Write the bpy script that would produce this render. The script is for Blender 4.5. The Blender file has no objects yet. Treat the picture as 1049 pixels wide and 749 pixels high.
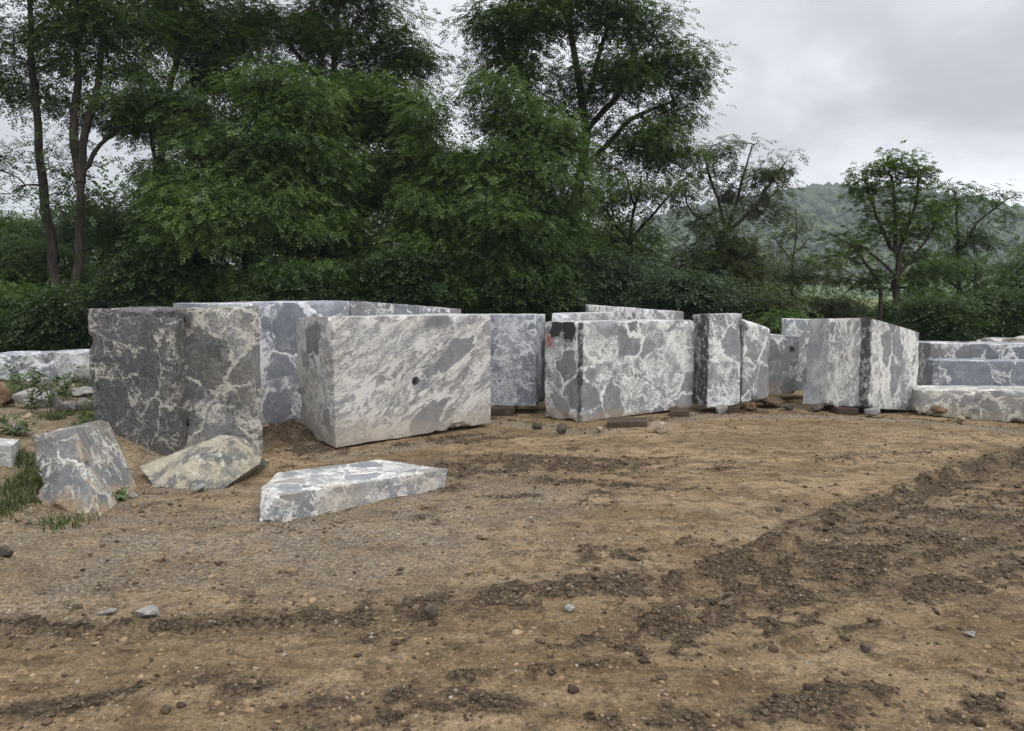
import bpy, bmesh, math, random
import numpy as np
from mathutils import Vector

PI = math.pi
scene = bpy.context.scene
COL = scene.collection
rng = np.random.default_rng(7)
random.seed(7)

# ------------------------------------------------------------------ camera
F = 800.0; CX, CY = 524.5, 374.5
PITCH = math.atan(74.5 / F)
CAMZ = 1.6
cam_d = bpy.data.cameras.new('camera'); cam = bpy.data.objects.new('camera', cam_d); COL.objects.link(cam)
cam.location = (0, 0, CAMZ); cam.rotation_euler = (PI / 2 - PITCH, 0, 0)
cam_d.sensor_width = 36.0; cam_d.lens = 36.0 * F / 1049.0
cam_d.clip_start = 0.05; cam_d.clip_end = 6000
scene.camera = cam
CP, SP = math.cos(PITCH), math.sin(PITCH)

def ray(px, py):
    u = (px - CX) / F; v = (CY - py) / F
    return (u, CP + v * SP, -SP + v * CP)

def at(px, py, Y):                         # the point at distance Y seen at that pixel
    d = ray(px, py); t = Y / d[1]
    return np.array((d[0] * t, Y, CAMZ + d[2] * t))

# ------------------------------------------------------------------ numpy noise
def _h(ix, iy, iz, seed):
    n = (ix.astype(np.int64) * 374761393 + iy.astype(np.int64) * 668265263 + iz.astype(np.int64) * 2147483647 + seed * 1274126177) & 0xffffffff
    n = ((n ^ (n >> 13)) * 1274126177) & 0xffffffff
    n = (n ^ (n >> 16)) & 0xffffffff
    n = (n * 2246822519) & 0xffffffff
    n = n ^ (n >> 15)
    return (n & 0xffff) / 65535.0

def noise3(x, y, z, seed=0):               # value noise in -1..1
    x, y, z = np.broadcast_arrays(np.asarray(x, float), np.asarray(y, float), np.asarray(z, float))
    ix, iy, iz = np.floor(x), np.floor(y), np.floor(z)
    fx, fy, fz = x - ix, y - iy, z - iz
    fx = fx * fx * fx * (fx * (fx * 6 - 15) + 10); fy = fy * fy * fy * (fy * (fy * 6 - 15) + 10); fz = fz * fz * fz * (fz * (fz * 6 - 15) + 10)
    ix = ix.astype(np.int64); iy = iy.astype(np.int64); iz = iz.astype(np.int64)
    r = 0
    for a in (0, 1):
        for b in (0, 1):
            for c in (0, 1):
                w = (fx if a else 1 - fx) * (fy if b else 1 - fy) * (fz if c else 1 - fz)
                r = r + w * _h(ix + a, iy + b, iz + c, seed)
    return r * 2 - 1

def fbm(x, y, z=0.0, seed=0, oct=4, gain=0.5):
    r = 0; a = 1; s = 0
    for o in range(oct):
        k = 2.03 ** o
        r = r + a * noise3(np.asarray(x) * k + 13.7 * o, np.asarray(y) * k - 7.1 * o, np.asarray(z) * k + 3.3 * o, seed + o)
        s += a; a *= gain
    return r / s

def sstep(a, b, x):
    t = np.clip((np.asarray(x, float) - a) / (b - a), 0, 1)
    return t * t * (3 - 2 * t)

# ------------------------------------------------------------------ mesh helpers
def tag(o, label=None, cat=None, group=None, kind=None):
    if label: o['label'] = label
    if cat: o['category'] = cat
    if group: o['group'] = group
    if kind: o['kind'] = kind
    return o

def np_mesh(name, V, faces_n, idx, mat=None, smooth=False, attrs=None):
    """V (n,3); faces_n = verts per face (int); idx flat index array"""
    me = bpy.data.meshes.new(name)
    V = np.ascontiguousarray(V, dtype=np.float32); idx = np.ascontiguousarray(idx, dtype=np.int32).ravel()
    nf = len(idx) // faces_n
    me.vertices.add(len(V)); me.vertices.foreach_set('co', V.ravel())
    me.loops.add(len(idx)); me.loops.foreach_set('vertex_index', idx)
    me.polygons.add(nf); me.polygons.foreach_set('loop_start', np.arange(nf, dtype=np.int32) * faces_n)
    try: me.polygons.foreach_set('loop_total', np.full(nf, faces_n, dtype=np.int32))
    except Exception: pass
    if smooth: me.polygons.foreach_set('use_smooth', np.ones(nf, dtype=bool))
    if attrs:
        for k, a in attrs.items():
            at_ = me.attributes.new(k, 'FLOAT', 'POINT'); at_.data.foreach_set('value', np.ascontiguousarray(a, dtype=np.float32))
    me.update(calc_edges=True)
    if mat: me.materials.append(mat)
    return me

def link(name, me, loc=(0, 0, 0), parent=None):
    o = bpy.data.objects.new(name, me); COL.objects.link(o); o.location = loc
    if parent is not None: o.parent = parent
    return o

def empty(name, loc):
    o = bpy.data.objects.new(name, None); COL.objects.link(o); o.location = loc; o.empty_display_size = 0.2
    return o

class Tubes:                                # gathers tapered tubes into one mesh
    def __init__(s): s.v = []; s.f = []; s.n = 0
    def add(s, pts, rad, sides=5, cap=True):
        pts = np.asarray(pts, float); rad = np.asarray(rad, float); m = len(pts)
        if m < 2: return
        tan = np.gradient(pts, axis=0); tan /= (np.linalg.norm(tan, axis=1, keepdims=True) + 1e-9)
        ref = np.array((0.31, 0.83, 0.12)); 
        a = np.cross(tan, ref); a /= (np.linalg.norm(a, axis=1, keepdims=True) + 1e-9)
        b = np.cross(tan, a)
        th = np.arange(sides) * 2 * PI / sides
        ring = pts[:, None, :] + rad[:, None, None] * (np.cos(th)[None, :, None] * a[:, None, :] + np.sin(th)[None, :, None] * b[:, None, :])
        s.v.append(ring.reshape(-1, 3))
        i = np.arange(m - 1)[:, None] * sides; j = np.arange(sides)[None, :]; j2 = (j + 1) % sides
        q = np.stack((i + j, i + j2, i + sides + j2, i + sides + j), axis=-1).reshape(-1, 4) + s.n
        s.f.append(q); s.n += m * sides
    def mesh(s, name, mat, origin=(0, 0, 0)):
        V = np.concatenate(s.v) - np.asarray(origin)
        return np_mesh(name, V, 4, np.concatenate(s.f), mat, smooth=True)

# ------------------------------------------------------------------ node helpers
class NT:
    def __init__(s, name):
        s.m = bpy.data.materials.new(name); s.m.use_nodes = True; s.t = s.m.node_tree
        s.t.nodes.clear(); s.out = s.t.nodes.new('ShaderNodeOutputMaterial')
    def n(s, typ, **kw):
        nd = s.t.nodes.new(typ)
        for k, v in kw.items(): setattr(nd, k, v)
        return nd
    def put(s, sock, val):
        if isinstance(val, bpy.types.NodeSocket): s.t.links.new(val, sock)
        elif val is not None:
            if isinstance(val, (tuple, list)) and len(val) == 3 and sock.type == 'RGBA': val = (*val, 1)
            sock.default_value = val
    def math(s, op, a, b=None, c=None, clamp=False):
        nd = s.n('ShaderNodeMath', operation=op, use_clamp=clamp); s.put(nd.inputs[0], a)
        if b is not None: s.put(nd.inputs[1], b)
        if c is not None: s.put(nd.inputs[2], c)
        return nd.outputs[0]
    def vm(s, op, a, b=None):
        nd = s.n('ShaderNodeVectorMath', operation=op); s.put(nd.inputs[0], a)
        if b is not None:
            if op == 'SCALE': s.put(nd.inputs['Scale'], b)
            else: s.put(nd.inputs[1], b)
        return nd.outputs[0]
    def mix(s, f, a, b, blend='MIX'):
        nd = s.n('ShaderNodeMix', data_type='RGBA', blend_type=blend)
        s.put(nd.inputs[0], f); s.put(nd.inputs[6], a); s.put(nd.inputs[7], b); return nd.outputs[2]
    def noise(s, v, scale, detail=3, rough=0.5, dist=0.0, col=False):
        nd = s.n('ShaderNodeTexNoise'); s.put(nd.inputs['Vector'], v); s.put(nd.inputs['Scale'], scale)
        nd.inputs['Detail'].default_value = detail; nd.inputs['Roughness'].default_value = rough; nd.inputs['Distortion'].default_value = dist
        return nd.outputs['Color' if col else 'Fac']
    def vor(s, v, scale, feature='F1', out='Distance', rnd=1.0):
        nd = s.n('ShaderNodeTexVoronoi', feature=feature); s.put(nd.inputs['Vector'], v); s.put(nd.inputs['Scale'], scale)
        nd.inputs['Randomness'].default_value = rnd
        return nd.outputs[out]
    def ss(s, x, a, b, lo=0.0, hi=1.0):
        nd = s.n('ShaderNodeMapRange', interpolation_type='SMOOTHSTEP'); s.put(nd.inputs[0], x)
        s.put(nd.inputs[1], a); s.put(nd.inputs[2], b); s.put(nd.inputs[3], lo); s.put(nd.inputs[4], hi); return nd.outputs[0]
    def attr(s, name): return s.n('ShaderNodeAttribute', attribute_name=name).outputs['Fac']
    def obj(s): return s.n('ShaderNodeTexCoord').outputs['Object']
    def mapping(s, v, loc=(0, 0, 0), rot=(0, 0, 0), sc=(1, 1, 1)):
        nd = s.n('ShaderNodeMapping'); s.put(nd.inputs[0], v); nd.inputs[1].default_value = loc; nd.inputs[2].default_value = rot; nd.inputs[3].default_value = sc
        return nd.outputs[0]
    def bump(s, h, strength=0.5, dist=0.02, normal=None):
        nd = s.n('ShaderNodeBump'); nd.inputs['Strength'].default_value = strength; nd.inputs['Distance'].default_value = dist
        s.put(nd.inputs['Height'], h)
        if normal is not None: s.put(nd.inputs['Normal'], normal)
        return nd.outputs[0]
    def finish(s, col, rough=0.8, normal=None, spec=0.3):
        p = s.n('ShaderNodeBsdfPrincipled'); s.put(p.inputs['Base Color'], col); s.put(p.inputs['Roughness'], rough)
        p.inputs['Specular IOR Level'].default_value = spec
        if normal is not None: s.put(p.inputs['Normal'], normal)
        s.t.links.new(p.outputs[0], s.out.inputs['Surface']); return s.m

# ------------------------------------------------------------------ marble
def marble(name, seed, scale=1.0, veins=0.5, shards=0.4, fine=0.5, rot=(0, 0, 0), stretch=(1, 1, 1), grey=(0.185, 0.197, 0.215), white=(0.68, 0.68, 0.665),
           dirt=0.25, dirtcol=(0.30, 0.23, 0.16), pits=0.0, foot=0.0, bumpy=0.35, spots=(), cellvar=0.35, bands=(), clast=0.5):
    t = NT(name); o = t.obj()
    v0 = t.mapping(t.mapping(t.mapping(o, rot=(0, 0, rot[2])), rot=(rot[0], rot[1], 0)), loc=(seed * 3.17, seed * -2.31, seed * 1.73), sc=tuple(1.38 * scale * k for k in stretch))
    cen = lambda q, k: t.vm('SCALE', t.vm('SUBTRACT', q, (0.5, 0.5, 0.5)), k)
    w1 = cen(t.noise(v0, 1.2, 3, 0.55, col=True), 0.95)
    w2 = cen(t.noise(v0, 6.0, 6, 0.74, col=True), 0.42)
    brk = t.noise(t.vm('ADD', v0, (7.1, 3.9, 1.2)), 5.0, 5, 0.68)
    p = t.vm('ADD', t.vm('ADD', v0, w1), w2)
    pc = t.vm('ADD', t.vm('ADD', v0, t.vm('SCALE', w1, 0.75)), t.vm('SCALE', w2, 0.48))
    zone = t.noise(t.vm('ADD', v0, (5.2, 1.3, 7.7)), 1.5, 3, 0.6)
    zone2 = t.noise(t.vm('ADD', v0, (1.2, 9.3, 2.7)), 2.6, 3, 0.6)
    # outlines of the big clasts, of uneven width
    d1 = t.vor(pc, 2.1, 'DISTANCE_TO_EDGE')
    wid = t.math('MULTIPLY', t.ss(zone2, 0.36, 0.66), 0.042 * (0.30 + veins))
    v1 = t.ss(t.math('SUBTRACT', d1, wid), -0.006, 0.012, 1, 0)
    v1 = t.math('MULTIPLY', t.math('MULTIPLY', v1, t.ss(zone2, 0.41, 0.49)), t.ss(brk, 0.40, 0.47, 0.0, 1.0))
    # medium veins: ridges of a ragged noise plus a broken net
    m2 = t.ss(zone, 0.62 - 0.26 * veins, 0.68 - 0.22 * veins)
    wid2 = t.math('MULTIPLY', t.ss(t.noise(p, 4.0, 2), 0.36, 0.66), 0.085)
    d2 = t.vor(t.vm('ADD', p, w2), 5.2, 'DISTANCE_TO_EDGE')
    v2 = t.math('MULTIPLY', t.ss(t.math('SUBTRACT', d2, wid2), -0.010, 0.016, 1, 0), t.math('MULTIPLY', m2, t.ss(brk, 0.44, 0.50)))
    rg = t.math('ABSOLUTE', t.math('SUBTRACT', t.noise(t.vm('ADD', v0, t.vm('SCALE', w1, 0.7)), 2.7, 8, 0.68, 0.4), 0.5))
    v2b = t.math('MULTIPLY', t.ss(t.math('SUBTRACT', rg, t.math('MULTIPLY', t.ss(zone2, 0.40, 0.62), 0.020 * (0.4 + veins))), -0.003, 0.004, 1, 0), t.ss(zone2, 0.38, 0.44))
    rg2 = t.math('ABSOLUTE', t.math('SUBTRACT', t.noise(t.vm('ADD', t.vm('ADD', v0, (3.7, 8.8, 5.1)), t.vm('SCALE', w1, 0.5)), 7.6, 8, 0.70, 0.7), 0.5))
    v2c = t.math('MULTIPLY', t.ss(t.math('SUBTRACT', rg2, t.math('MULTIPLY', t.ss(brk, 0.38, 0.62), 0.026)), -0.004, 0.004, 1, 0), t.ss(zone, 0.60 - 0.20 * veins, 0.66 - 0.20 * veins))
    v2 = t.math('MAXIMUM', v2, t.math('MAXIMUM', v2b, v2c))
    # fine filigree
    d3 = t.vor(t.vm('ADD', p, t.vm('SCALE', w2, 1.5)), 12.0, 'DISTANCE_TO_EDGE')
    m3 = t.math('MULTIPLY', t.ss(t.noise(p, 3.1, 3), 0.62 - 0.22 * fine, 0.67 - 0.18 * fine), t.ss(zone, 0.56 - 0.26 * fine, 0.63 - 0.2 * fine))
    v3 = t.math('MULTIPLY', t.ss(d3, 0.012, 0.055, 1, 0), m3)
    # flame-like white patches
    sh = t.noise(t.vm('ADD', v0, t.vm('SCALE', w1, 0.6)), 3.9, 7, 0.66, 0.9)
    v4 = t.math('MULTIPLY', t.ss(sh, 0.645 - 0.095 * shards, 0.655 - 0.095 * shards), t.ss(zone, 0.60 - 0.26 * shards, 0.65 - 0.20 * shards))
    hair = t.ss(t.math('ABSOLUTE', t.math('SUBTRACT', t.noise(p, 4.4, 5, 0.6), 0.5)), 0.003, 0.012, 0.6, 0)
    w = t.math('MAXIMUM', v2, t.math('MAXIMUM', t.math('MULTIPLY', v3, 0.9), v4))
    cr = t.n('ShaderNodeSeparateColor'); t.put(cr.inputs[0], t.vor(pc, 2.1, 'F1', 'Color'))
    solid = t.math('MULTIPLY', t.ss(t.math('SUBTRACT', d1, t.math('MULTIPLY', wid, 0.6)), 0.015, 0.05), t.ss(cr.outputs[1], 1.0 - clast, 1.02 - clast))
    w = t.math('MAXIMUM', v1, t.math('MULTIPLY', w, t.math('SUBTRACT', 1.0, solid)))
    w = t.math('MAXIMUM', w, t.math('MULTIPLY', hair, t.ss(zone2, 0.4, 0.55)))
    bandmask = []
    for (dirn, s0, s1, mode, *ex) in bands:        # bedding bands that run through the block
        dt = t.n('ShaderNodeVectorMath', operation='DOT_PRODUCT'); t.put(dt.inputs[0], o); dt.inputs[1].default_value = dirn
        sv = t.math('ADD', dt.outputs['Value'], t.math('MULTIPLY', t.math('SUBTRACT', t.noise(o, 5, 4, 0.6), 0.5), ex[0] if ex else 0.06))
        bm_ = t.math('MULTIPLY', t.ss(sv, s0 - 0.006, s0 + 0.006), t.ss(sv, s1 - 0.006, s1 + 0.006, 1, 0))
        if mode == 'smooth': w = t.math('MULTIPLY', w, t.math('SUBTRACT', 1.0, t.math('MULTIPLY', bm_, 0.45)))
        bandmask.append((bm_, mode))
    grain = t.noise(o, 90, 4, 0.7)
    w = t.math('MULTIPLY', w, t.ss(t.noise(o, 30, 4, 0.65), 0.28, 0.42, 0.72, 1.0))
    cell = t.n('ShaderNodeSeparateColor'); t.put(cell.inputs[0], t.vor(pc, 2.1, 'F1', 'Color'))
    cell2 = t.n('ShaderNodeSeparateColor'); t.put(cell2.inputs[0], t.vor(t.vm('ADD', p, w2), 5.6, 'F1', 'Color'))
    gv = t.math('ADD', 1 - cellvar * 0.75, t.math('ADD', t.math('MULTIPLY', cell.outputs[0], cellvar), t.math('MULTIPLY', cell2.outputs[0], cellvar * 0.5)))
    gv = t.math('MULTIPLY', gv, t.ss(t.noise(o, 9, 5, 0.7), 0.25, 0.75, 0.82, 1.16))
    g = t.vm('SCALE', tuple(grey), gv)
    col = t.mix(w, g, tuple(white))
    col = t.vm('SCALE', col, t.ss(grain, 0.2, 0.8, 0.84, 1.14))
    # weathered dirt film with a blotchy shape of its own
    dm = t.math('MULTIPLY', t.ss(t.noise(t.vm('ADD', o, (3.3, seed * 1.1, 0.7)), 1.7, 6, 0.68), 0.44, 0.68), dirt)
    if foot > 0:
        sz = t.n('ShaderNodeSeparateXYZ'); t.put(sz.inputs[0], o)
        hgt = t.math('ADD', sz.outputs[2], t.math('MULTIPLY', t.math('SUBTRACT', t.noise(o, 3.1, 5, 0.65), 0.5), 0.7))
        dm = t.math('MAXIMUM', dm, t.math('MULTIPLY', t.ss(hgt, 0.02, foot, 1, 0), 0.62))
    col = t.mix(dm, col, t.vm('SCALE', tuple(dirtcol), t.ss(grain, 0.2, 0.8, 0.75, 1.2)))
    if pits > 0:
        pk = t.math('MULTIPLY', t.ss(t.noise(o, 38, 3, 0.75), 0.50, 0.60), pits)
        pk2 = t.math('MULTIPLY', t.ss(t.noise(t.vm('ADD', o, (9, 4, 2)), 31, 3, 0.75), 0.60, 0.68), pits * 0.55)
        col = t.mix(pk, col, (0.035, 0.034, 0.034)); col = t.mix(pk2, col, (0.40, 0.38, 0.34))
    for bm_, mode in bandmask:
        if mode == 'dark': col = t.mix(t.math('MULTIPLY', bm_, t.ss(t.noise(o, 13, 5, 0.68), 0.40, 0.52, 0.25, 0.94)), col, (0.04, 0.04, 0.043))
        if mode == 'rust':
            vr = t.mapping(o, rot=(0, 0.85, 0), sc=(9, 9, 1.6)); rn_ = t.noise(vr, 1.7, 6, 0.68)
            col = t.mix(t.math('MULTIPLY', bm_, t.ss(rn_, 0.50, 0.58, 0, 0.7)), col, (0.34, 0.265, 0.18))
            col = t.mix(t.math('MULTIPLY', bm_, t.ss(rn_, 0.44, 0.36, 0, 0.8)), col, (0.07, 0.07, 0.075))
        if mode == 'smooth': col = t.mix(t.math('MULTIPLY', bm_, 0.3), col, tuple(k * 1.05 for k in grey))
    for (c, r, colr, soft) in spots:           # splashes of paint, broken dark stone: c in object space
        dd = t.vm('SUBTRACT', o, tuple(c)); le = t.n('ShaderNodeVectorMath', operation='LENGTH'); t.put(le.inputs[0], dd)
        rr = t.math('ADD', le.outputs['Value'], t.math('MULTIPLY', t.math('SUBTRACT', t.noise(o, 9, 5, 0.7), 0.5), r * 2.2))
        col = t.mix(t.ss(rr, r * (1 - soft), r, 1, 0), col, tuple(colr))
    h = t.math('ADD', t.math('MULTIPLY', t.noise(o, 14, 6, 0.7), 1.0), t.math('ADD', t.math('MULTIPLY', grain, 0.25), t.math('MULTIPLY', w, 0.12)))
    nb = t.bump(h, bumpy, 0.02)
    return t.finish(col, 0.78, nb, 0.25)

def wood_mat(name, c1, c2):
    t = NT(name); o = t.obj(); v = t.mapping(o, rot=(0, 0, 0.4), sc=(3, 16, 30))
    n1 = t.noise(v, 2.0, 5, 0.65); col = t.mix(t.ss(n1, 0.3, 0.7), c1, c2)
    col = t.mix(t.ss(t.noise(o, 7, 5, 0.7), 0.5, 0.7, 0, 0.6), col, (0.16, 0.12, 0.08))
    return t.finish(col, 0.9, t.bump(n1, 0.6, 0.02), 0.2)

def rock_mat(name, c1, c2, c3, seed=0, scale=4.0):
    t = NT(name); o = t.mapping(t.obj(), loc=(seed, seed * 2.2, -seed))
    n1 = t.noise(o, scale, 7, 0.65, 0.6); n2 = t.noise(o, scale * 2.7, 6, 0.7)
    col = t.mix(t.ss(n1, 0.40, 0.60), c1, c2); col = t.mix(t.ss(n2, 0.54, 0.64, 0, 0.85), col, c3)
    col = t.vm('SCALE', col, t.ss(t.noise(o, 40, 5, 0.7), 0.25, 0.75, 0.72, 1.25))
    return t.finish(col, 0.85, t.bump(t.math('ADD', n1, t.noise(o, 22, 6, 0.7)), 0.6, 0.03), 0.25)

# ------------------------------------------------------------------ ground shape
def flat(px, py, z=0.0):
    d = ray(px, py); t = (z - CAMZ) / d[2]
    return np.array((d[0] * t, d[1] * t))

CHURN = []      # (polyline world, half width m, strength)
def churn(pts, w, s=1.0): CHURN.append((np.array([flat(*p) for p in pts]), w, s))
churn([(-30, 642), (90, 645), (210, 640), (330, 633)], 0.05, 1.25)
churn([(330, 633), (430, 622), (500, 622)], 0.10, 0.7)
churn([(400, 628), (500, 616), (590, 606), (690, 600)], 0.22, 0.95)
churn([(470, 480), (545, 474), (630, 478)], 0.34, 1.1)
churn([(560, 492), (640, 500)], 0.14, 0.7)
churn([(268, 450), (300, 450), (330, 462)], 0.30, 1.2)
churn([(450, 452), (520, 447)], 0.2, 0.7)
churn([(640, 610), (720, 590), (800, 560), (860, 530), (930, 510), (1000, 482), (1090, 462)], 0.20, 1.05)
churn([(760, 600), (850, 575), (930, 545), (1060, 520)], 0.15, 0.95)
churn([(880, 525), (980, 520), (1060, 500)], 0.14, 0.8)
churn([(840, 545), (920, 538), (1000, 540)], 0.09, 0.8)
churn([(960, 600), (1060, 585)], 0.16, 1.0)
churn([(700, 640), (800, 610), (900, 585)], 0.20, 0.8)
churn([(110, 715), (190, 700), (250, 705)], 0.10, 0.9)
churn([(340, 735), (430, 722), (510, 730)], 0.12, 0.75)
churn([(700, 735), (790, 722), (860, 728)], 0.10, 0.5)
churn([(560, 665), (640, 655), (730, 640)], 0.06, 0.65)
churn([(-20, 735), (60, 728)], 0.12, 0.8)
churn([(380, 655), (450, 660)], 0.05, 0.7)
churn([(840, 470), (950, 462)], 0.12, 0.4)
churn([(300, 452), (345, 466), (420, 455), (503, 441)], 0.10, 0.55)
churn([(505, 428), (560, 434), (600, 440), (660, 436), (710, 426)], 0.09, 0.5)
churn([(720, 424), (800, 421), (826, 424), (890, 426), (945, 430), (1040, 441)], 0.09, 0.5)
churn([(640, 650), (760, 622), (880, 590), (1060, 545)], 0.05, 0.9)
churn([(420, 700), (560, 690), (720, 676), (900, 640)], 0.03, 0.6)
BASES = [np.array([flat(*p) for p in L_]) for L_ in ([(300, 455), (345, 470), (503, 443)], [(505, 430), (560, 437), (600, 443), (710, 430)], [(720, 426), (826, 426), (945, 432), (1040, 443)], [(180, 500), (262, 500)], [(264, 540), (290, 540), (460, 503)], [(60, 535), (104, 538), (146, 505)])]
RIDGE = [(np.array([flat(*p) for p in [(640, 646), (760, 618), (880, 586), (1060, 541)]]), 0.05, 0.035),
         (np.array([flat(*p) for p in [(420, 697), (560, 687), (720, 673), (900, 637), (1060, 600)]]), 0.035, 0.02),
         (np.array([flat(*p) for p in [(480, 585), (620, 560), (760, 528), (900, 488)]]), 0.06, 0.022),
         (np.array([flat(*p) for p in [(700, 592), (800, 551), (860, 522), (930, 500), (1000, 474), (1090, 455)]]), 0.07, 0.055),
         (np.array([flat(*p) for p in [(-30, 638), (90, 640), (210, 634), (330, 627)]]), 0.05, 0.03)]

def dline(x, y, P):
    d = np.full(np.shape(x), 1e9)
    for a, b in zip(P[:-1], P[1:]):
        ab = b - a; t = np.clip(((x - a[0]) * ab[0] + (y - a[1]) * ab[1]) / (ab @ ab), 0, 1)
        d = np.minimum(d, np.hypot(x - a[0] - ab[0] * t, y - a[1] - ab[1] * t))
    return d

def churn_mask(x, y):
    m = np.zeros(np.shape(x))
    br = fbm(x * 2.2, y * 2.2, 0, 31, 4); br2 = fbm(x * 9, y * 9, 0, 41, 3)
    for P, w, s in CHURN:
        d = dline(x, y, P) + br * w * 0.9
        m = np.maximum(m, s * sstep(w * 1.5, w * 0.35, d))
    m = m * (0.58 + 1.5 * br2 + 0.7 * br)
    sp = sstep(0.10, 0.34, fbm(x * 1.5 + 4, y * 3.0, 0, 51, 5, 0.62)) * (0.35 + 0.65 * sstep(-1.5, 1.0, x)) * 0.85 * (0.5 + 1.3 * br2)
    sp = sp * sstep(9.0, 6.5, y)
    return np.clip(np.maximum(m, sp), 0, 1)

def damp_mask(x, y):
    m = np.zeros(np.shape(x)); br = fbm(x * 1.6, y * 2.4, 0, 131, 4, 0.6)
    for P, w, s in CHURN:
        m = np.maximum(m, s * sstep(w * 2.3 + 0.14, w * 0.2, dline(x, y, P) + br * (w * 0.9 + 0.08)))
    st = fbm(x * 1.0 + y * 0.7, (y - 0.5 * x) * 5.0, 0, 133, 4, 0.6)
    return np.clip(m * (0.75 + 0.8 * st), 0, 1)

def gravel_mask(x, y):
    n = fbm(x * 1.3, y * 1.3, 0, 71, 4)
    a = sstep(1.8, 0.5, np.hypot((x + 1.9) / 1.7, (y - 4.9) / 0.85) + n * 0.5)
    b = sstep(1.6, 0.5, np.hypot((x + 0.35) / 1.0, (y - 5.9) / 0.8) + n * 0.5) * 0.9
    c = sstep(1.4, 0.6, np.hypot((x - 2.6) / 1.3, (y - 5.3) / 0.7) + n * 0.6) * 0.35
    d = sstep(-2.8, -3.6, x) * 0.8 * sstep(4.4, 5.2, y)
    e_ = np.zeros(np.shape(x))
    for P in BASES: e_ = np.maximum(e_, 0.9 * sstep(0.26, 0.04, dline(x, y, P) + n * 0.1))
    return np.clip(np.maximum(np.maximum(np.maximum(a, b), np.maximum(c, d)), e_), 0, 1) * (0.55 + 0.45 * fbm(x * 5, y * 5, 0, 77, 3))

def bank(x, y):
    e = fbm(x * 0.9, y * 0.9, 0, 81, 3) * 0.25
    return 0.34 * sstep(-3.25, -4.5, x + e) * sstep(4.3, 6.4, y) 

def hz_base(x, y):
    x = np.asarray(x, float); y = np.asarray(y, float)
    z = bank(x, y)
    near = sstep(30, 14, np.hypot(x, y))
    z = z + near * 0.035 * fbm(x * 0.55, y * 0.55, 0, 3, 3)
    m = flat(289, 452); z = z + 0.16 * np.exp(-(((x - m[0]) / 0.32) ** 2 + ((y - m[1] - 0.15) / 0.3) ** 2))
    m = flat(545, 474); z = z + 0.03 * np.exp(-(((x - m[0]) / 0.6) ** 2 + ((y - m[1]) / 0.25) ** 2))
    return z

def hz(x, y, det=True, ch=None):
    z = hz_base(x, y)
    if ch is None and det: ch = churn_mask(x, y)
    for P, w, h in RIDGE:
        d = dline(x, y, P) + 0.05 * fbm(x * 6, y * 6, 0, 15, 2)
        z = z + h * np.exp(-(d / w) ** 2) * (0.7 + 0.6 * fbm(x * 5, y * 5, 0, 16, 2)) - 0.5 * h * np.exp(-((d - 2.6 * w) / (1.6 * w)) ** 2)
    if det:
        f = fbm(x * 7, y * 7, 0, 21, 4, 0.7)
        z = z + 0.013 * f + ch * (0.034 * np.abs(fbm(x * 9, y * 11, 0, 25, 3, 0.65)) + 0.012)
        st = fbm(x * 1.2 + y * 0.9, (y - 0.55 * x) * 6.0, 0, 28, 3)
        z = z + 0.010 * st * sstep(8.5, 6, y)
    return z

def H(x, y):
    if y > 12: return float(hz_base(np.array([x], float), np.array([y], float))[0])
    return float(hz(np.array([x], float), np.array([y], float), False)[0])

def G(px, py):                                  # the ground point seen at that pixel
    z = 0.0
    for _ in range(12):
        p = flat(px, py, z); z = 0.5 * z + 0.5 * H(p[0], p[1])
    p = flat(px, py, z); return np.array((p[0], p[1], H(p[0], p[1])))

# one rectilinear sheet, dense in the yard, coarse out to the horizon
def axis(lo, hi, step, far_lo, far_hi):
    c = list(np.arange(lo, hi, step)); s = step; a = lo
    L = []
    while a > far_lo: s *= 1.25; a -= s; L.append(a)
    s = step; b = c[-1]; R = []
    while b < far_hi: s *= 1.25; b += s; R.append(b)
    return np.array(L[::-1] + c + R)
gx = axis(-5.6, 7.6, 0.03, -850, 1000); gy = axis(2.2, 11.6, 0.03, -150, 850)
X, Y = np.meshgrid(gx, gy); nx, ny = len(gx), len(gy)
CH = churn_mask(X, Y); CH = CH * sstep(14, 11.0, Y)
GV = gravel_mask(X, Y) * sstep(14, 11.0, Y); DM = damp_mask(X, Y) * sstep(14, 11.0, Y)
Z = hz(X, Y, True, CH)
GR = np.clip(sstep(11.8, 14.5, Y + fbm(X * 0.5, Y * 0.5, 0, 91, 3)) + sstep(-3.6, -4.3, X) * sstep(0.05, 0.3, fbm(X * 1.1, Y * 1.1, 0, 95, 4)) * sstep(5, 6.4, Y) * 0.9 + sstep(-7, -9, X) + sstep(16, 30, X), 0, 1)
i = np.arange(ny - 1)[:, None] * nx; j = np.arange(nx - 1)[None, :]
Q = np.stack((i + j, i + j + 1, i + nx + j + 1, i + nx + j), -1).reshape(-1, 4)

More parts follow.
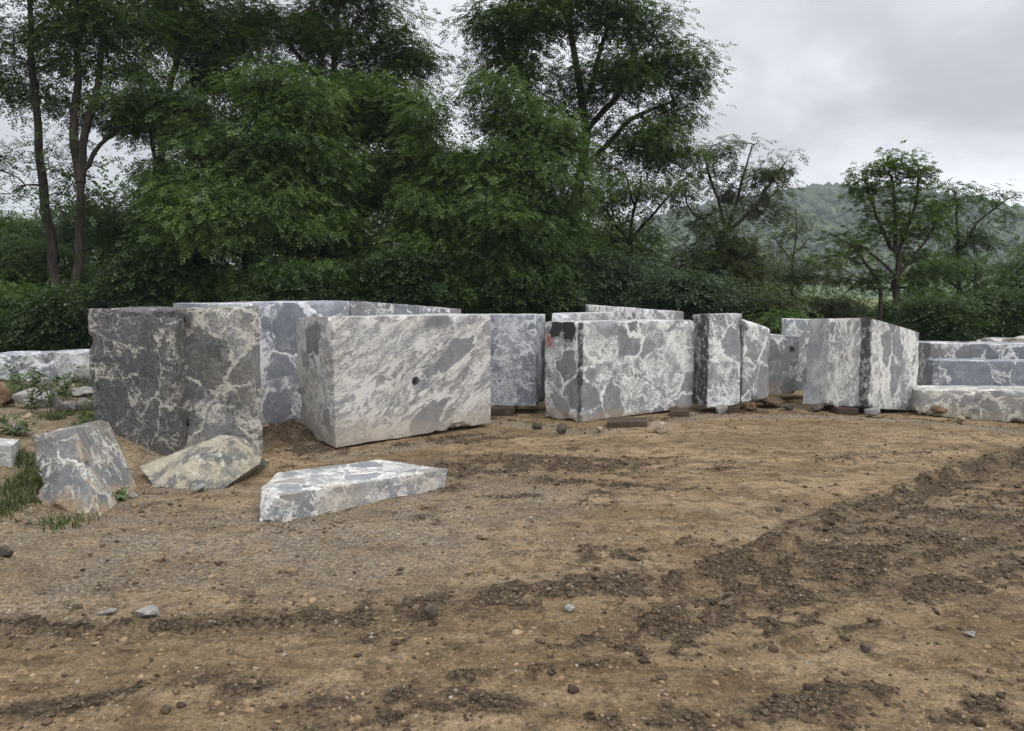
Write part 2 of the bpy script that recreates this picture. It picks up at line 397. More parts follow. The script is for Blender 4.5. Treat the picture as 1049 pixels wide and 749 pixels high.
t = NT('yard_soil'); o = t.obj()
n1 = t.noise(t.mapping(o, rot=(0, 0, 0.35), sc=(0.8, 1.7, 1)), 0.9, 6, 0.66); n2 = t.noise(o, 6.0, 7, 0.7); n3 = t.noise(o, 45, 5, 0.7); n4 = t.noise(o, 190, 3, 0.7)
vs = t.mapping(o, rot=(0, 0, 0.42), sc=(1.5, 4.6, 1)); n5 = t.noise(t.vm('ADD', vs, t.vm('SCALE', t.noise(o, 3.0, 4, 0.6, col=True), 0.9)), 2.2, 7, 0.72)
col = t.mix(t.ss(n1, 0.36, 0.64), (0.235, 0.162, 0.087), (0.41, 0.30, 0.18))
col = t.mix(t.ss(n2, 0.48, 0.60, 0, 0.7), col, (0.120, 0.078, 0.042))
col = t.mix(t.ss(n5, 0.50, 0.60, 0, 0.5), col, (0.110, 0.075, 0.042))
col = t.mix(t.ss(n5, 0.46, 0.34, 0, 0.5), col, (0.335, 0.25, 0.155))
gvA = t.attr('gravel'); chA = t.attr('churn'); grA = t.attr('grassy')
gcol = t.mix(t.ss(n3, 0.42, 0.58), (0.165, 0.140, 0.112), (0.34, 0.30, 0.25))
col = t.mix(t.math('MULTIPLY', gvA, 0.85), col, gcol)
dmp = t.ss(t.math('ADD', t.attr('damp'), t.math('MULTIPLY', t.math('SUBTRACT', t.noise(o, 3.2, 6, 0.68), 0.5), 1.7)), 0.18, 0.85)
col = t.mix(t.math('MULTIPLY', dmp, 0.62), col, t.mix(t.ss(n3, 0.38, 0.62), (0.085, 0.060, 0.038), (0.160, 0.115, 0.070)))
chm = t.ss(t.math('ADD', chA, t.math('MULTIPLY', t.math('SUBTRACT', n2, 0.5), 1.4)), 0.14, 0.58)
ccol = t.mix(t.ss(n3, 0.4, 0.62), (0.050, 0.035, 0.023), (0.135, 0.094, 0.058))
col = t.mix(t.math('MULTIPLY', chm, 0.85), col, ccol)
# tiny chips of stone
vd = t.vor(t.vm('ADD', o, t.vm('SCALE', t.noise(o, 60, 2, 0.5, col=True), 0.01)), 55.0); vc = t.n('ShaderNodeSeparateColor'); t.put(vc.inputs[0], t.vor(o, 55.0, 'F1', 'Color'))
chip = t.math('MULTIPLY', t.ss(vd, 0.22, 0.30, 1, 0), t.ss(vc.outputs[0], 0.80, 0.84))
col = t.mix(t.math('MULTIPLY', chip, 0.7), col, t.mix(vc.outputs[1], (0.20, 0.165, 0.12), (0.50, 0.46, 0.40)))
pit = t.math('MULTIPLY', t.ss(vd, 0.22, 0.34, 1, 0), t.ss(vc.outputs[0], 0.16, 0.12))
col = t.mix(t.math('MULTIPLY', pit, 0.6), col, (0.05, 0.036, 0.025))
col = t.vm('SCALE', col, t.ss(n4, 0.25, 0.75, 0.6, 1.4)); col = t.vm('SCALE', col, t.ss(n3, 0.3, 0.7, 0.66, 1.34))
gg = t.mix(t.ss(t.noise(o, 4, 5, 0.7), 0.4, 0.6), (0.045, 0.075, 0.022), (0.10, 0.12, 0.04))
gg = t.mix(t.ss(t.noise(o, 0.05, 3), 0.45, 0.6, 0, 0.8), gg, (0.16, 0.19, 0.06))
col = t.mix(t.math('MULTIPLY', grA, t.ss(n3, 0.35, 0.55, 0.55, 1)), col, gg)
hgt = t.math('ADD', t.math('ADD', t.math('MULTIPLY', n3, 0.6), t.math('MULTIPLY', n4, 0.25)), t.math('ADD', t.math('MULTIPLY', n2, 1.3), t.math('MULTIPLY', chip, 0.35)))
hgt = t.math('ADD', hgt, t.math('MULTIPLY', n5, 1.3))
M_soil = t.finish(col, 0.92, t.bump(hgt, 1.0, 0.045), 0.2)
ground = link('ground', np_mesh('ground', np.stack((X, Y, Z), -1).reshape(-1, 3), 4, Q, M_soil, True,
              {'churn': CH.ravel(), 'gravel': GV.ravel(), 'grassy': GR.ravel(), 'damp': DM.ravel()}))
tag(ground, kind='structure')

# ------------------------------------------------------------------ blocks
def grid_face(c00, c10, c11, c01, nu, nv):
    u = np.linspace(0, 1, nu + 1)[None, :, None]; v = np.linspace(0, 1, nv + 1)[:, None, None]
    return ((1 - u) * (1 - v) * c00 + u * (1 - v) * c10 + u * v * c11 + (1 - u) * v * c01).reshape(-1, 3)

def hexa(name, B, T, mat, seed=1, chip=0.045, rough=0.008, step=0.035, edge=0.003, origin=None):
    """B, T: 4 bottom and 4 top corners, counter-clockwise from above, starting front left"""
    B = np.array(B, float); T = np.array(T, float)
    Lu = (np.linalg.norm(B[1] - B[0]) + np.linalg.norm(B[2] - B[3])) / 2
    Lv = (np.linalg.norm(B[3] - B[0]) + np.linalg.norm(B[2] - B[1])) / 2
    Lw = np.mean(np.linalg.norm(T - B, axis=1))
    nu, nv, nw = [int(np.clip(L / step, 4, 70)) for L in (Lu, Lv, Lw)]
    faces = []; V = []; off = 0
    def tri(u, v, w):
        b = ((1 - u) * (1 - v))[:, None] * B[0] + (u * (1 - v))[:, None] * B[1] + (u * v)[:, None] * B[2] + ((1 - u) * v)[:, None] * B[3]
        q = ((1 - u) * (1 - v))[:, None] * T[0] + (u * (1 - v))[:, None] * T[1] + (u * v)[:, None] * T[2] + ((1 - u) * v)[:, None] * T[3]
        return b * (1 - w)[:, None] + q * w[:, None]
    key = {}
    def addf(axis_, val, n1_, n2_, flip):
        nonlocal off
        a = np.linspace(0, 1, n1_ + 1); b = np.linspace(0, 1, n2_ + 1)
        A, Bb = np.meshgrid(a, b); A = A.ravel(); Bb = Bb.ravel(); C = np.full_like(A, val)
        P = {'w': (A, Bb, C), 'v': (A, C, Bb), 'u': (C, A, Bb)}[axis_]
        V.append(np.stack(P, 1))
        ii = np.arange(n2_)[:, None] * (n1_ + 1); jj = np.arange(n1_)[None, :]
        q = np.stack((ii + jj, ii + jj + 1, ii + n1_ + 1 + jj + 1, ii + n1_ + 1 + jj), -1).reshape(-1, 4) + off
        faces.append(q[:, ::-1] if flip else q); off += len(A)
    addf('w', 1, nu, nv, False); addf('w', 0, nu, nv, True)
    addf('v', 0, nu, nw, False); addf('v', 1, nu, nw, True)
    addf('u', 1, nv, nw, False); addf('u', 0, nv, nw, True)
    U = np.concatenate(V); Fq = np.concatenate(faces)
    kq = np.round(U * 1e5).astype(np.int64); _, first, inv = np.unique(kq, axis=0, return_index=True, return_inverse=True)
    inv = inv.ravel(); U = U[first]; Fq = inv[Fq]
    u, v, w = U.T
    P = tri(u, v, w)
    eps = 1e-3
    ax = []
    for k, L in ((0, Lu), (1, Lv), (2, Lw)):
        d = np.zeros(3); d[k] = eps
        ta = tri(*(U + d).T); tb = tri(*(U - d).T); tt = (ta - tb); tt /= np.linalg.norm(tt, axis=1, keepdims=True)
        s = np.where(U[:, k] < 0.5, 1.0, -1.0)[:, None]
        ax.append((tt * s, np.minimum(U[:, k], 1 - U[:, k]) * L))
    n = fbm(P[:, 0] * 4.2, P[:, 1] * 4.2, P[:, 2] * 4.2, seed * 17 + 1, 4, 0.6)
    n_ = fbm(P[:, 0] * 1.6, P[:, 1] * 1.6, P[:, 2] * 1.6, seed * 17 + 5, 3)
    chips = edge + chip * np.clip(n * 2.0 + n_ * 1.2 - 0.30, 0, 1.5)
    R = 0.005 + chips * 1.5
    W = [np.exp(-(a[1] / R) ** 2) for a in ax]
    disp = np.zeros_like(P)
    rn = fbm(P[:, 0] * 2.1, P[:, 1] * 2.1, P[:, 2] * 2.1, seed * 29 + 3, 5, 0.62)
    for k in range(3):
        oth = np.maximum(W[(k + 1) % 3], W[(k + 2) % 3])
        disp += ax[k][0] * (chips * W[k] * oth)[:, None]
        disp += ax[k][0] * (rough * rn * np.exp(-(ax[k][1] / 0.02) ** 2))[:, None]
    P = P + disp
    org = B.mean(axis=0) if origin is None else np.asarray(origin, float)
    me = np_mesh(name, P - org, 4, Fq, mat, True)
    me.set_sharp_from_angle(angle=math.radians(38))
    return link(name, me, org)

def C(px, pyb, zb, pyt):                       # a visible corner: plan position from its foot, height from its top
    p = flat(px, pyb, zb); zt = at(px, pyt, p[1])[2]; return np.array((p[0], p[1], zb, zt))
def W_(px, Yd, zb, pyt):
    p = at(px, 400, Yd); return np.array((p[0], Yd, zb, at(px, pyt, Yd)[2]))
def D(c, dx, dy, dzt=0.0, dzb=0.0): return c + np.array((dx, dy, dzb, dzt))
def block(label, cs, mat, seed, group='quarried marble blocks in the yard', tops=None, name='marble_block', cat='stone block', **kw):
    B = [(c[0], c[1], c[2]) for c in cs]
    T = [(c[0], c[1], c[3]) for c in cs] if tops is None else tops
    o = hexa(name, B, T, mat, seed, **kw); return tag(o, label, cat, group)

# --- the two rough dark blocks on the left
a1 = W_(93, 7.72, 0.0, 316); a2 = W_(180.5, 7.42, -0.02, 317.5)
A1 = block('dark rough grey marble block with a pale crooked vein, standing behind the leaning slab', [a1, a2, D(a2, 0.02, 1.0), D(a1, 0.05, 0.95)],
      marble('dark_rough_marble', 1.3, 0.75, 0.25, 0.15, 0.3, grey=(0.090, 0.090, 0.092), white=(0.50, 0.47, 0.42), dirt=0.35, dirtcol=(0.16, 0.14, 0.12), pits=0.65, foot=0.22, bumpy=0.8), 1, chip=0.05, rough=0.014)
a3 = W_(185, 7.60, -0.02, 316); a4 = W_(268, 7.72, -0.05, 314)
A2 = block('grey brecciated marble block with dark clasts and cream veins, upright behind the pale boulder', [a3, a4, D(a4, -0.34, 0.8), D(a3, 0.0, 0.9)],
      marble('brecciated_marble', 2.9, 0.8, 0.85, 0.7, 0.5, clast=0.4, grey=(0.14, 0.14, 0.14), white=(0.50, 0.475, 0.42), dirt=0.35, dirtcol=(0.24, 0.215, 0.17), pits=0.40, foot=0.30, bumpy=0.7, cellvar=0.9), 2, chip=0.05, rough=0.012)
# --- the long block behind them
c1 = np.array((-3.36, 8.93, 0.0, 0)); c2 = np.array((-2.14, 10.28, 0.0, 0))
c1[3] = at(265, 311.0, 9.35)[2]; c2[3] = at(360, 308.5, 10.3)[2]
BC = block('long blue grey marble block, set back between the brecciated block and the pale drilled one',
      [c1, c2, D(c2, -0.82, 0.72), D(c1, -0.82, 0.72)],
      marble('blue_marble_clouded', 4.1, 0.7, 0.75, 0.65, 0.7, grey=(0.20, 0.215, 0.245), white=(0.66,0.66,0.67), dirt=0.1), 3)
d1 = W_(361, 10.62, 0.0, 308); d2 = W_(473, 12.0, 0.0, 316)
BD = block('grey marble block whose sloping top shows above the pale drilled block', [d1, d2, D(d2, -0.6, 0.7), D(d1, -0.6, 0.7)],
      marble('grey_marble_streaked', 5.7, 0.8, 0.42, 0.45, 0.3, grey=(0.20, 0.21, 0.23)), 4, chip=0.06)
# --- the big pale block with the drill hole
b1 = C(344, 459, 0.03, 324.5); b2 = C(503, 433.5, 0.02, 322.5); b0 = C(308.5, 444.5, 0.03, 326)
bb = np.array((b2[0] + (b0[0] - b1[0]), b2[1] + (b0[1] - b1[1]), 0.05, b2[3]))
tB = [(b1[0] - 0.01, b1[1], b1[3]), (b2[0], b2[1], b2[3]), (bb[0], bb[1], bb[3]), (b0[0] - 0.04, b0[1], b0[3])]
BB = block('large pale marble block with flame like white veins and one drilled hole in its front', [b1, b2, bb, b0],
      marble('flame_marble', 6.3, 0.95, 1.1, 0.72, 0.9, rot=(0.0, 0.5, -0.85), stretch=(0.55, 1.3, 1.45), grey=(0.20, 0.205, 0.215), white=(0.58, 0.56, 0.53), clast=0.25, dirt=0.22, dirtcol=(0.36, 0.295, 0.23), foot=0.42), 5, tops=tB, chip=0.035, rough=0.008)
# the drilled hole, a real bore in the front face
hp = at(426, 391, 9.0)
f0 = b1[:2]; f1 = b2[:2]; fd = (f1 - f0) / np.linalg.norm(f1 - f0)
dr = ray(426, 391); tt = np.linalg.solve(np.array([[dr[0], -fd[0]], [dr[1], -fd[1]]]), f0)
hp = np.array((dr[0] * tt[0], dr[1] * tt[0], CAMZ + dr[2] * tt[0]))
nrm = Vector((-fd[1], fd[0], 0)).normalized()
cut = bmesh.new(); bmesh.ops.create_cone(cut, cap_ends=True, segments=20, radius1=0.055, radius2=0.055, depth=0.5)
cme = bpy.data.meshes.new('bore'); cut.to_mesh(cme); cut.free()
co = link('bore', cme, hp); co.rotation_euler = nrm.to_track_quat('Z', 'Y').to_euler()
md = BB.modifiers.new('bore', 'BOOLEAN'); md.operation = 'DIFFERENCE'; md.object = co; md.solver = 'EXACT'
bpy.context.view_layer.update()
nm = bpy.data.meshes.new_from_object(BB.evaluated_get(bpy.context.evaluated_depsgraph_get()))
BB.modifiers.clear(); BB.data = nm; bpy.data.objects.remove(co)
# --- block E
e1 = C(478, 416, 0.10, 322.5); e2 = C(549, 416, 0.10, 322.5)
e1 = e1.copy(); e1[1] = e2[1]; 
BE = block('blue grey marble block with fine lacy white veins, raised on timber between two nearer blocks', [e1, e2, D(e2, 0.15, 0.55), D(e1, 0.0, 0.5)],
      marble('lacy_marble', 7.9, 1.5, 0.9, 0.45, 1.0, clast=0.12, grey=(0.18, 0.195, 0.225), white=(0.56,0.57,0.59), dirt=0.05), 6)
# --- block F
f1_ = C(594, 433, 0.0, 330); f2_ = C(710, 417, 0.06, 328); f0_ = C(558, 427, 0.0, 329.5)
fb = np.array((f2_[0] + f0_[0] - f1_[0], f2_[1] + f0_[1] - f1_[1], 0.06, f2_[3]))
fo = np.mean([f1_[:3], f2_[:3], fb[:3], f0_[:3]], axis=0)
def onL(px, py, a, b):                         # point on the vertical plane through a and b seen at that pixel
    dr = ray(px, py); e = b[:2] - a[:2]; t_ = np.linalg.solve(np.array([[dr[0], -e[0]], [dr[1], -e[1]]]), a[:2])
    return np.array((dr[0] * t_[0], dr[1] * t_[0], CAMZ + dr[2] * t_[0]))
ffd = (f2_[:2] - f1_[:2]) / np.linalg.norm(f2_[:2] - f1_[:2]); fsd = (f0_[:2] - f1_[:2]) / np.linalg.norm(f0_[:2] - f1_[:2]); fn = (ffd + fsd) / 2 ** 0.5; fs0 = float((f1_[:2] - fo[:2]) @ fn)
BF = block('big white veined grey marble block with a black broken corner and faded red paint mark', [f1_, f2_, fb, f0_],
      marble('veined_marble', 9.2, 1.0, 1.0, 0.40, 0.95, clast=0.34, rot=(0.3, 0.2, 0.4), grey=(0.215, 0.222, 0.232), white=(0.68, 0.675, 0.655), dirt=0.08, foot=0.10, cellvar=0.5, bands=[((fn[0], fn[1], 0), -5, fs0 + 0.022, 'dark', 0.07)],
             spots=[(onL(563, 349, f0_, f1_) - fo, 0.12, (0.30, 0.13, 0.12), 0.9), (onL(570, 337, f0_, f1_) - fo, 0.13, (0.035, 0.035, 0.037), 0.25), (onL(583, 338, f0_, f1_) - fo, 0.15, (0.035, 0.035, 0.038), 0.25)]), 7, chip=0.03)
z2 = at(590, 321, 11.0)[2]
BF2 = block('pale veined marble block whose top edge shows just behind the paint marked block', [np.array((0.53, 10.42, 0, z2)), np.array((1.5, 11.15, 0, z2 + .01)), np.array((1.35, 11.65, 0, z2)), np.array((0.58, 11.3, 0, z2))],
      marble('pale_veined_marble', 10.4, 1.5, 0.9, 0.7, 0.9, clast=0.2, grey=(0.24, 0.255, 0.28)), 8)
h1 = W_(604, 12.1, 0, 312.5); h2 = W_(699, 12.5, 0, 319.5)
BH = block('marble block rising behind the paint marked one, smooth grey at its left end', [h1, h2, D(h2, 0.0, 0.8), D(h1, 0, 0.8)],
      marble('back_marble', 11.8, 1.3, 0.9, 0.7, 0.6, grey=(0.225, 0.235, 0.245)), 9, chip=0.06)
# --- block G and its rounded neighbour
g0 = C(708.5, 416.5, 0.08, 323); g1 = C(723.5, 418, 0.08, 321.5); g2 = C(758, 414.5, 0.10, 321.5)
g0[:2] = (g1[0] - 0.115, g1[1] + 0.40)
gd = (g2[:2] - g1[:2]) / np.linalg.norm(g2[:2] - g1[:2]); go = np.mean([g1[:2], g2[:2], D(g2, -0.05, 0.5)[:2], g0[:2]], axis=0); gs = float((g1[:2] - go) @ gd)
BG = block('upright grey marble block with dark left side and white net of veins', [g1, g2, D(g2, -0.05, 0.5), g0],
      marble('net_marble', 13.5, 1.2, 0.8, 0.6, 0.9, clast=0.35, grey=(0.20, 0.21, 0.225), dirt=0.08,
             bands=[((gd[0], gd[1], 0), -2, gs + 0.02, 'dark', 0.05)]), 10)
k1 = C(758.8, 414.4, 0.10, 327); k2 = C(788.5, 409, 0.12, 336); k1[0] += 0.01
BG2 = block('pale marble block with rounded top shoulder and a white streak down its face', [k1, k2, D(k2, -0.1, 0.5), D(k1, -0.0, 0.5, 0.03)],
      marble('white_streak_marble', 14.2, 0.9, 0.7, 0.75, 0.7, grey=(0.26, 0.265, 0.275), dirt=0.18), 11, chip=0.03, edge=0.02)
i1 = C(781, 409, 0.12, 343); i2 = C(826, 407, 0.12, 345); i1[1] += .45; i2[1] += .35; i1[3] = at(783, 342.5, i1[1])[2]; i2[3] = at(810, 345, i2[1])[2]
BI = block('low grey marble block with a dark knot near its top, on rubble between taller blocks', [i1, i2, D(i2, 0.05, 0.6), D(i1, 0.05, 0.6)],
      marble('knotted_marble', 15.6, 1.0, 0.5, 0.5, 0.35, grey=(0.17, 0.178, 0.19), dirt=0.12, foot=0.25,
             spots=[(onL(811, 357, i1, i2) - np.mean([i1[:3], i2[:3], D(i2, .05, .6)[:3], D(i1, .05, .6)[:3]], axis=0), 0.07, (0.03, 0.03, 0.033), 0.7)]), 12, chip=0.05)
# --- block J and the slab behind it
j1 = C(822, 414, 0.08, 326.5); j2 = C(887.5, 418.3, 0.08, 325.5); j3 = C(938.5, 420.3, 0.0, 340.5)
jb = np.array((j3[0] - 0.72, j3[1] + 0.62, 0.05, j3[3] + 0.04))
jt = [(j1[0] + 0.06, j1[1], j1[3]), (j2[0], j2[1], j2[3]), (j3[0], j3[1], j3[3]), (jb[0], jb[1], at(830, 327, jb[1])[2])]
jd = (j2[:2] - j1[:2]); jL = np.linalg.norm(jd); jd = jd / jL; jo = np.mean([q[:2] for q in (j1, j2, j3, jb)], axis=0); js = float((j1[:2] - jo) @ jd)
BJ = block('tall block with smooth grey band, white breccia band and vertically streaked right face', [j1, j2, j3, jb],
      marble('streaked_breccia', 17.1, 1.0, 1.0, 0.8, 0.8, clast=0.25, rot=(0, 0, 0.3), stretch=(1.25, 1.25, 0.6), grey=(0.215, 0.222, 0.235), white=(0.66, 0.65, 0.62), dirt=0.14, dirtcol=(0.33, 0.29, 0.2), cellvar=0.25,
             bands=[((jd[0], jd[1], 0), js + 0.02, js + jL * 0.38, 'smooth', 0.03), ((jd[0], jd[1], 0), js + jL * 0.87, js + jL * 1.03, 'dark', 0.08)]), 13, tops=jt, chip=0.03)
q1 = W_(803, 11.55, 0.15, 327); q2 = W_(835, 11.7, 0.15, 328)
BJ2 = block('bluish slab with bright white cracks standing directly behind the streaked breccia block', [q1, q2, D(q2, 0.1, 0.5), D(q1, 0.1, 0.5)],
      marble('cracked_blue_marble', 18.3, 1.3, 0.8, 0.45, 0.8, grey=(0.215, 0.235, 0.275)), 14)
# --- the low stack on the right
l1 = C(938, 424.5, 0.0, 400); l2 = C(1075, 436, 0.0, 401); l1 = l1.copy()
BK1 = block('long low grey slab with cream patches, lying at the foot of the right hand stack', [l1, l2, D(l2, 0.55, 0.5), D(l1, 0.2, 0.62)],
      marble('cream_patch_marble', 20.2, 0.65, 0.5, 0.7, 0.8, grey=(0.235, 0.24, 0.24), white=(0.68,0.655,0.585), dirt=0.3, dirtcol=(0.33, 0.29, 0.22), foot=0.12, rot=(0, 0.3, 0)), 15, chip=0.05)
m1 = W_(954.5, 11.15, 0.0, 369.5); m2 = W_(1090, 10.6, 0.0, 371)
BK2 = block('smooth blue grey slab with one thin white crack, second step of the right hand stack', [m1, m2, D(m2, 0.15, 0.45), D(m1, 0.1, 0.45)],
      marble('smooth_blue_marble', 21.6, 0.6, 0.12, 0.08, 0.2, grey=(0.19, 0.205, 0.235), dirt=0.05, cellvar=0.3), 16)
n1_ = W_(951, 11.75, 0.0, 352); n2_ = W_(1090, 11.3, 0.0, 354)
BK3 = block('top step of the right hand stack, a sawn slab with white blotches along its face', [n1_, n2_, D(n2_, 0.2, 0.7), D(n1_, 0.1, 0.7)],
      marble('blotched_marble', 22.5, 1.2, 0.7, 0.7, 0.7, grey=(0.175, 0.19, 0.215)), 17)
r1 = W_(1016, 13.0, 0.0, 347); r2 = W_(1085, 12.9, 0.0, 344)
BK4 = block('rough pale grey block end poking up behind the right hand stack', [r1, r2, D(r2, 0.1, 0.7), D(r1, 0.1, 0.7, -0.05)],
      marble('rough_pale_marble', 23.3, 1.2, 0.5, 0.6, 0.5, grey=(0.27, 0.265, 0.25)), 18, chip=0.12, rough=0.05)
s1 = W_(936, 12.4, 0.0, 376); s2 = W_(952.5, 12.4, 0.0, 377)
BK5 = block('small bluish block seen in the narrow gap between the breccia block and the stack', [s1, s2, D(s2, 0, 0.4), D(s1, 0, 0.4)],
      marble('small_blue_marble', 24.3, 1.6, 0.6, 0.3, 0.8, grey=(0.20, 0.215, 0.25)), 19)
# --- foreground: leaning slab, flat slab
p0 = G(41, 516); p1 = G(103, 531); p2 = G(143, 499); 
t0 = at(33.5, 446, p0[1] + 0.05); t1 = at(78, 438, p1[1] + 0.42); t2 = at(112, 432.5, p2[1] + 0.18)
t3 = t0 + np.array((0.22, 0.55, 0.03)); p3 = p0 + np.array((0.28, 0.55, 0.02))
for q in (p0, p1, p2, p3): q[2] -= 0.05
lo = np.mean([p0, p1, p2, p3], axis=0); lsx = float((p1[0] - lo[0]) * 0.9 + (p1[2] - lo[2]) * 0.59)
mS1 = marble('leaning_slab_marble', 26.4, 1.3, 0.45, 0.22, 0.6, clast=0.3, grey=(0.145, 0.15, 0.155), white=(0.55, 0.53, 0.48), dirt=0.20, dirtcol=(0.42, 0.28, 0.15), foot=0.2, bumpy=0.6, bands=[((0.9, 0, 0.59), lsx - 0.01, 3, 'rust', 0.05)])
LS = tag(hexa('leaning_slab', [p0, p1, p2, p3], [t0, t1, t2, t3], mS1, 21, chip=0.05, rough=0.012, step=0.022),
         'leaning wedge of grey marble with rusty orange streaks on its slanting right face', 'stone slab')
u0 = np.array((*flat(289, 533), -0.03)); u1 = np.array((*flat(457.5, 498.5), -0.03))
U0 = at(287, 507, u0[1]); U1 = at(459, 480, u1[1]); U2 = at(388, 470, 6.82); U3 = at(283, 484, 6.2); U3b = at(266, 500, 5.75)
u2 = np.array((U2[0] + .02, U2[1], -0.03)); u3 = np.array((*flat(263.5, 532), -0.03))
mS3 = marble('flat_slab_marble', 27.9, 1.5, 0.9, 0.8, 0.8, grey=(0.20, 0.21, 0.225), white=(0.62, 0.60, 0.56), dirt=0.5, dirtcol=(0.40, 0.35, 0.27), clast=0.25)
# flat slab: six cornered plan with a broken left end
def plan_slab(name, bot, top, mat, seed, chip=0.02, rough=0.006, sub=14):
    bm = bmesh.new(); n = len(bot)
    vb = [bm.verts.new(Vector(p)) for p in bot]; vt = [bm.verts.new(Vector(p)) for p in top]
    bm.faces.new(vt); bm.faces.new(vb[::-1])
    for k in range(n): bm.faces.new((vb[k], vb[(k + 1) % n], vt[(k + 1) % n], vt[k]))
    bmesh.ops.triangulate(bm, faces=bm.faces)
    for _ in range(5):
        ed = [e for e in bm.edges if e.calc_length() > 0.05]
        if not ed: break
        bmesh.ops.subdivide_edges(bm, edges=ed, cuts=1); bmesh.ops.triangulate(bm, faces=bm.faces)
    bm.normal_update()
    P = np.array([v.co for v in bm.verts]); Nn = np.array([v.normal for v in bm.verts])
    sharp = np.array([max([e.calc_face_angle(0) for e in v.link_edges] + [0]) for v in bm.verts])
    nn = fbm(P[:, 0] * 6, P[:, 1] * 6, P[:, 2] * 6, seed, 4, 0.6)
    dd = -rough * nn - (sharp > 0.35) * (0.008 + chip * np.clip(nn * 1.5 + 0.15, 0, 1))
    P = P + Nn * dd[:, None]
    org = np.mean(np.array(bot), axis=0)
    for v, p in zip(bm.verts, P): v.co = p - org
    me = bpy.data.meshes.new(name); bm.to_mesh(me); bm.free(); me.materials.append(mat)
    me.polygons.foreach_set('use_smooth', np.ones(len(me.polygons), bool)); me.set_sharp_from_angle(angle=math.radians(32))
    return link(name, me, org)
FS = plan_slab('flat_slab', [u0, u1, u2, np.array((U3[0], U3[1], -0.03)), u3], [U0, U1, U2, U3, U3b], mS3, 31)
tag(FS, 'low flat slab of grey and white marble with a broken left end, lying on the open dirt', 'stone slab')

# ------------------------------------------------------------------ rocks
def hullrock(name, pts, mat, seed, amp=0.02, sub=4, smooth_it=1):
    bm = bmesh.new()
    for p in pts: bm.verts.new(Vector(p))
    bmesh.ops.convex_hull(bm, input=bm.verts); 
    for v in [v for v in bm.verts if not v.link_faces]: bm.verts.remove(v)
    bmesh.ops.triangulate(bm, faces=bm.faces)
    for _ in range(sub): bmesh.ops.subdivide_edges(bm, edges=bm.edges, cuts=1, use_grid_fill=True)
    bmesh.ops.triangulate(bm, faces=bm.faces)
    for _ in range(smooth_it): bmesh.ops.smooth_vert(bm, verts=bm.verts, factor=0.5, use_axis_x=True, use_axis_y=True, use_axis_z=True)
    bm.normal_update()
    P = np.array([v.co for v in bm.verts]); Nn = np.array([v.normal for v in bm.verts])
    org = np.array(pts).mean(axis=0); org[2] = np.min(np.array(pts)[:, 2])
    k = 0.25 / max(amp, 1e-3) * 0.45
    nn = fbm(P[:, 0] * k, P[:, 1] * k, P[:, 2] * k, seed, 4, 0.6)
    P = P + Nn * (amp * nn)[:, None]
    for v, p in zip(bm.verts, P): v.co = p - org
    me = bpy.data.meshes.new(name); bm.to_mesh(me); bm.free(); me.materials.append(mat)
    me.polygons.foreach_set('use_smooth', np.ones(len(me.polygons), bool)); me.set_sharp_from_angle(angle=math.radians(30))
    return link(name, me, org)

def rock_pts(c, w, d, h, seed, n=14):
    r = np.random.default_rng(seed); P = []
    for _ in range(n):
        v = r.normal(size=3); v /= np.linalg.norm(v); v *= r.uniform(0.85, 1.1)
        P.append((c[0] + v[0] * w / 2, c[1] + v[1] * d / 2, c[2] + h * 0.5 * (1 + v[2]) ))
    return P

M_tan = rock_mat('tan_rock', (0.34, 0.26, 0.17), (0.22, 0.18, 0.13), (0.42, 0.36, 0.27), 1, 5)
M_greyrock = rock_mat('grey_rock', (0.17, 0.162, 0.150), (0.24, 0.228, 0.21), (0.34, 0.32, 0.29), 3, 6)
M_darkrock = rock_mat('dark_rock', (0.06, 0.05, 0.042), (0.10, 0.08, 0.065), (0.15, 0.125, 0.10), 5, 6)
M_brownrock = rock_mat('brown_rock', (0.16, 0.09, 0.05), (0.10, 0.065, 0.045), (0.24, 0.17, 0.11), 7, 5)
M_whiterock = rock_mat('pale_rock', (0.31, 0.295, 0.27), (0.20, 0.193, 0.182), (0.46, 0.44, 0.40), 9, 6)
M_boulder = rock_mat('pale_boulder_stone', (0.34, 0.30, 0.225), (0.115, 0.115, 0.11), (0.47, 0.44, 0.36), 11, 5.2)

# the pale boulder
def bp(px, py, Yd): return at(px, py, Yd)
gb = [np.array((*flat(156, 493, 0.05), 0.0)), np.array((*flat(196, 498), -0.02)), np.array((*flat(226, 500), -0.02)), np.array((*flat(266, 482), -0.02)), np.array((-2.9, 7.15, 0.0)), np.array((-2.3, 7.2, -0.02))]
yb = [6.75, 6.5, 6.45, 6.75]
bpts = gb + [bp(144, 478, 6.72), bp(152, 487, 6.6), bp(192, 486, 6.42), bp(181, 466, 6.95), bp(227, 446, 6.98), bp(249, 449, 6.95), bp(237, 452, 6.7), bp(269, 467, 6.85), bp(265, 476, 6.65), bp(205, 455, 7.05)]
BO = tag(hullrock('boulder', bpts, M_boulder, 41, 0.030, 5), 'pale tan boulder with a flat sloping top, lying before the brecciated block', 'boulder')

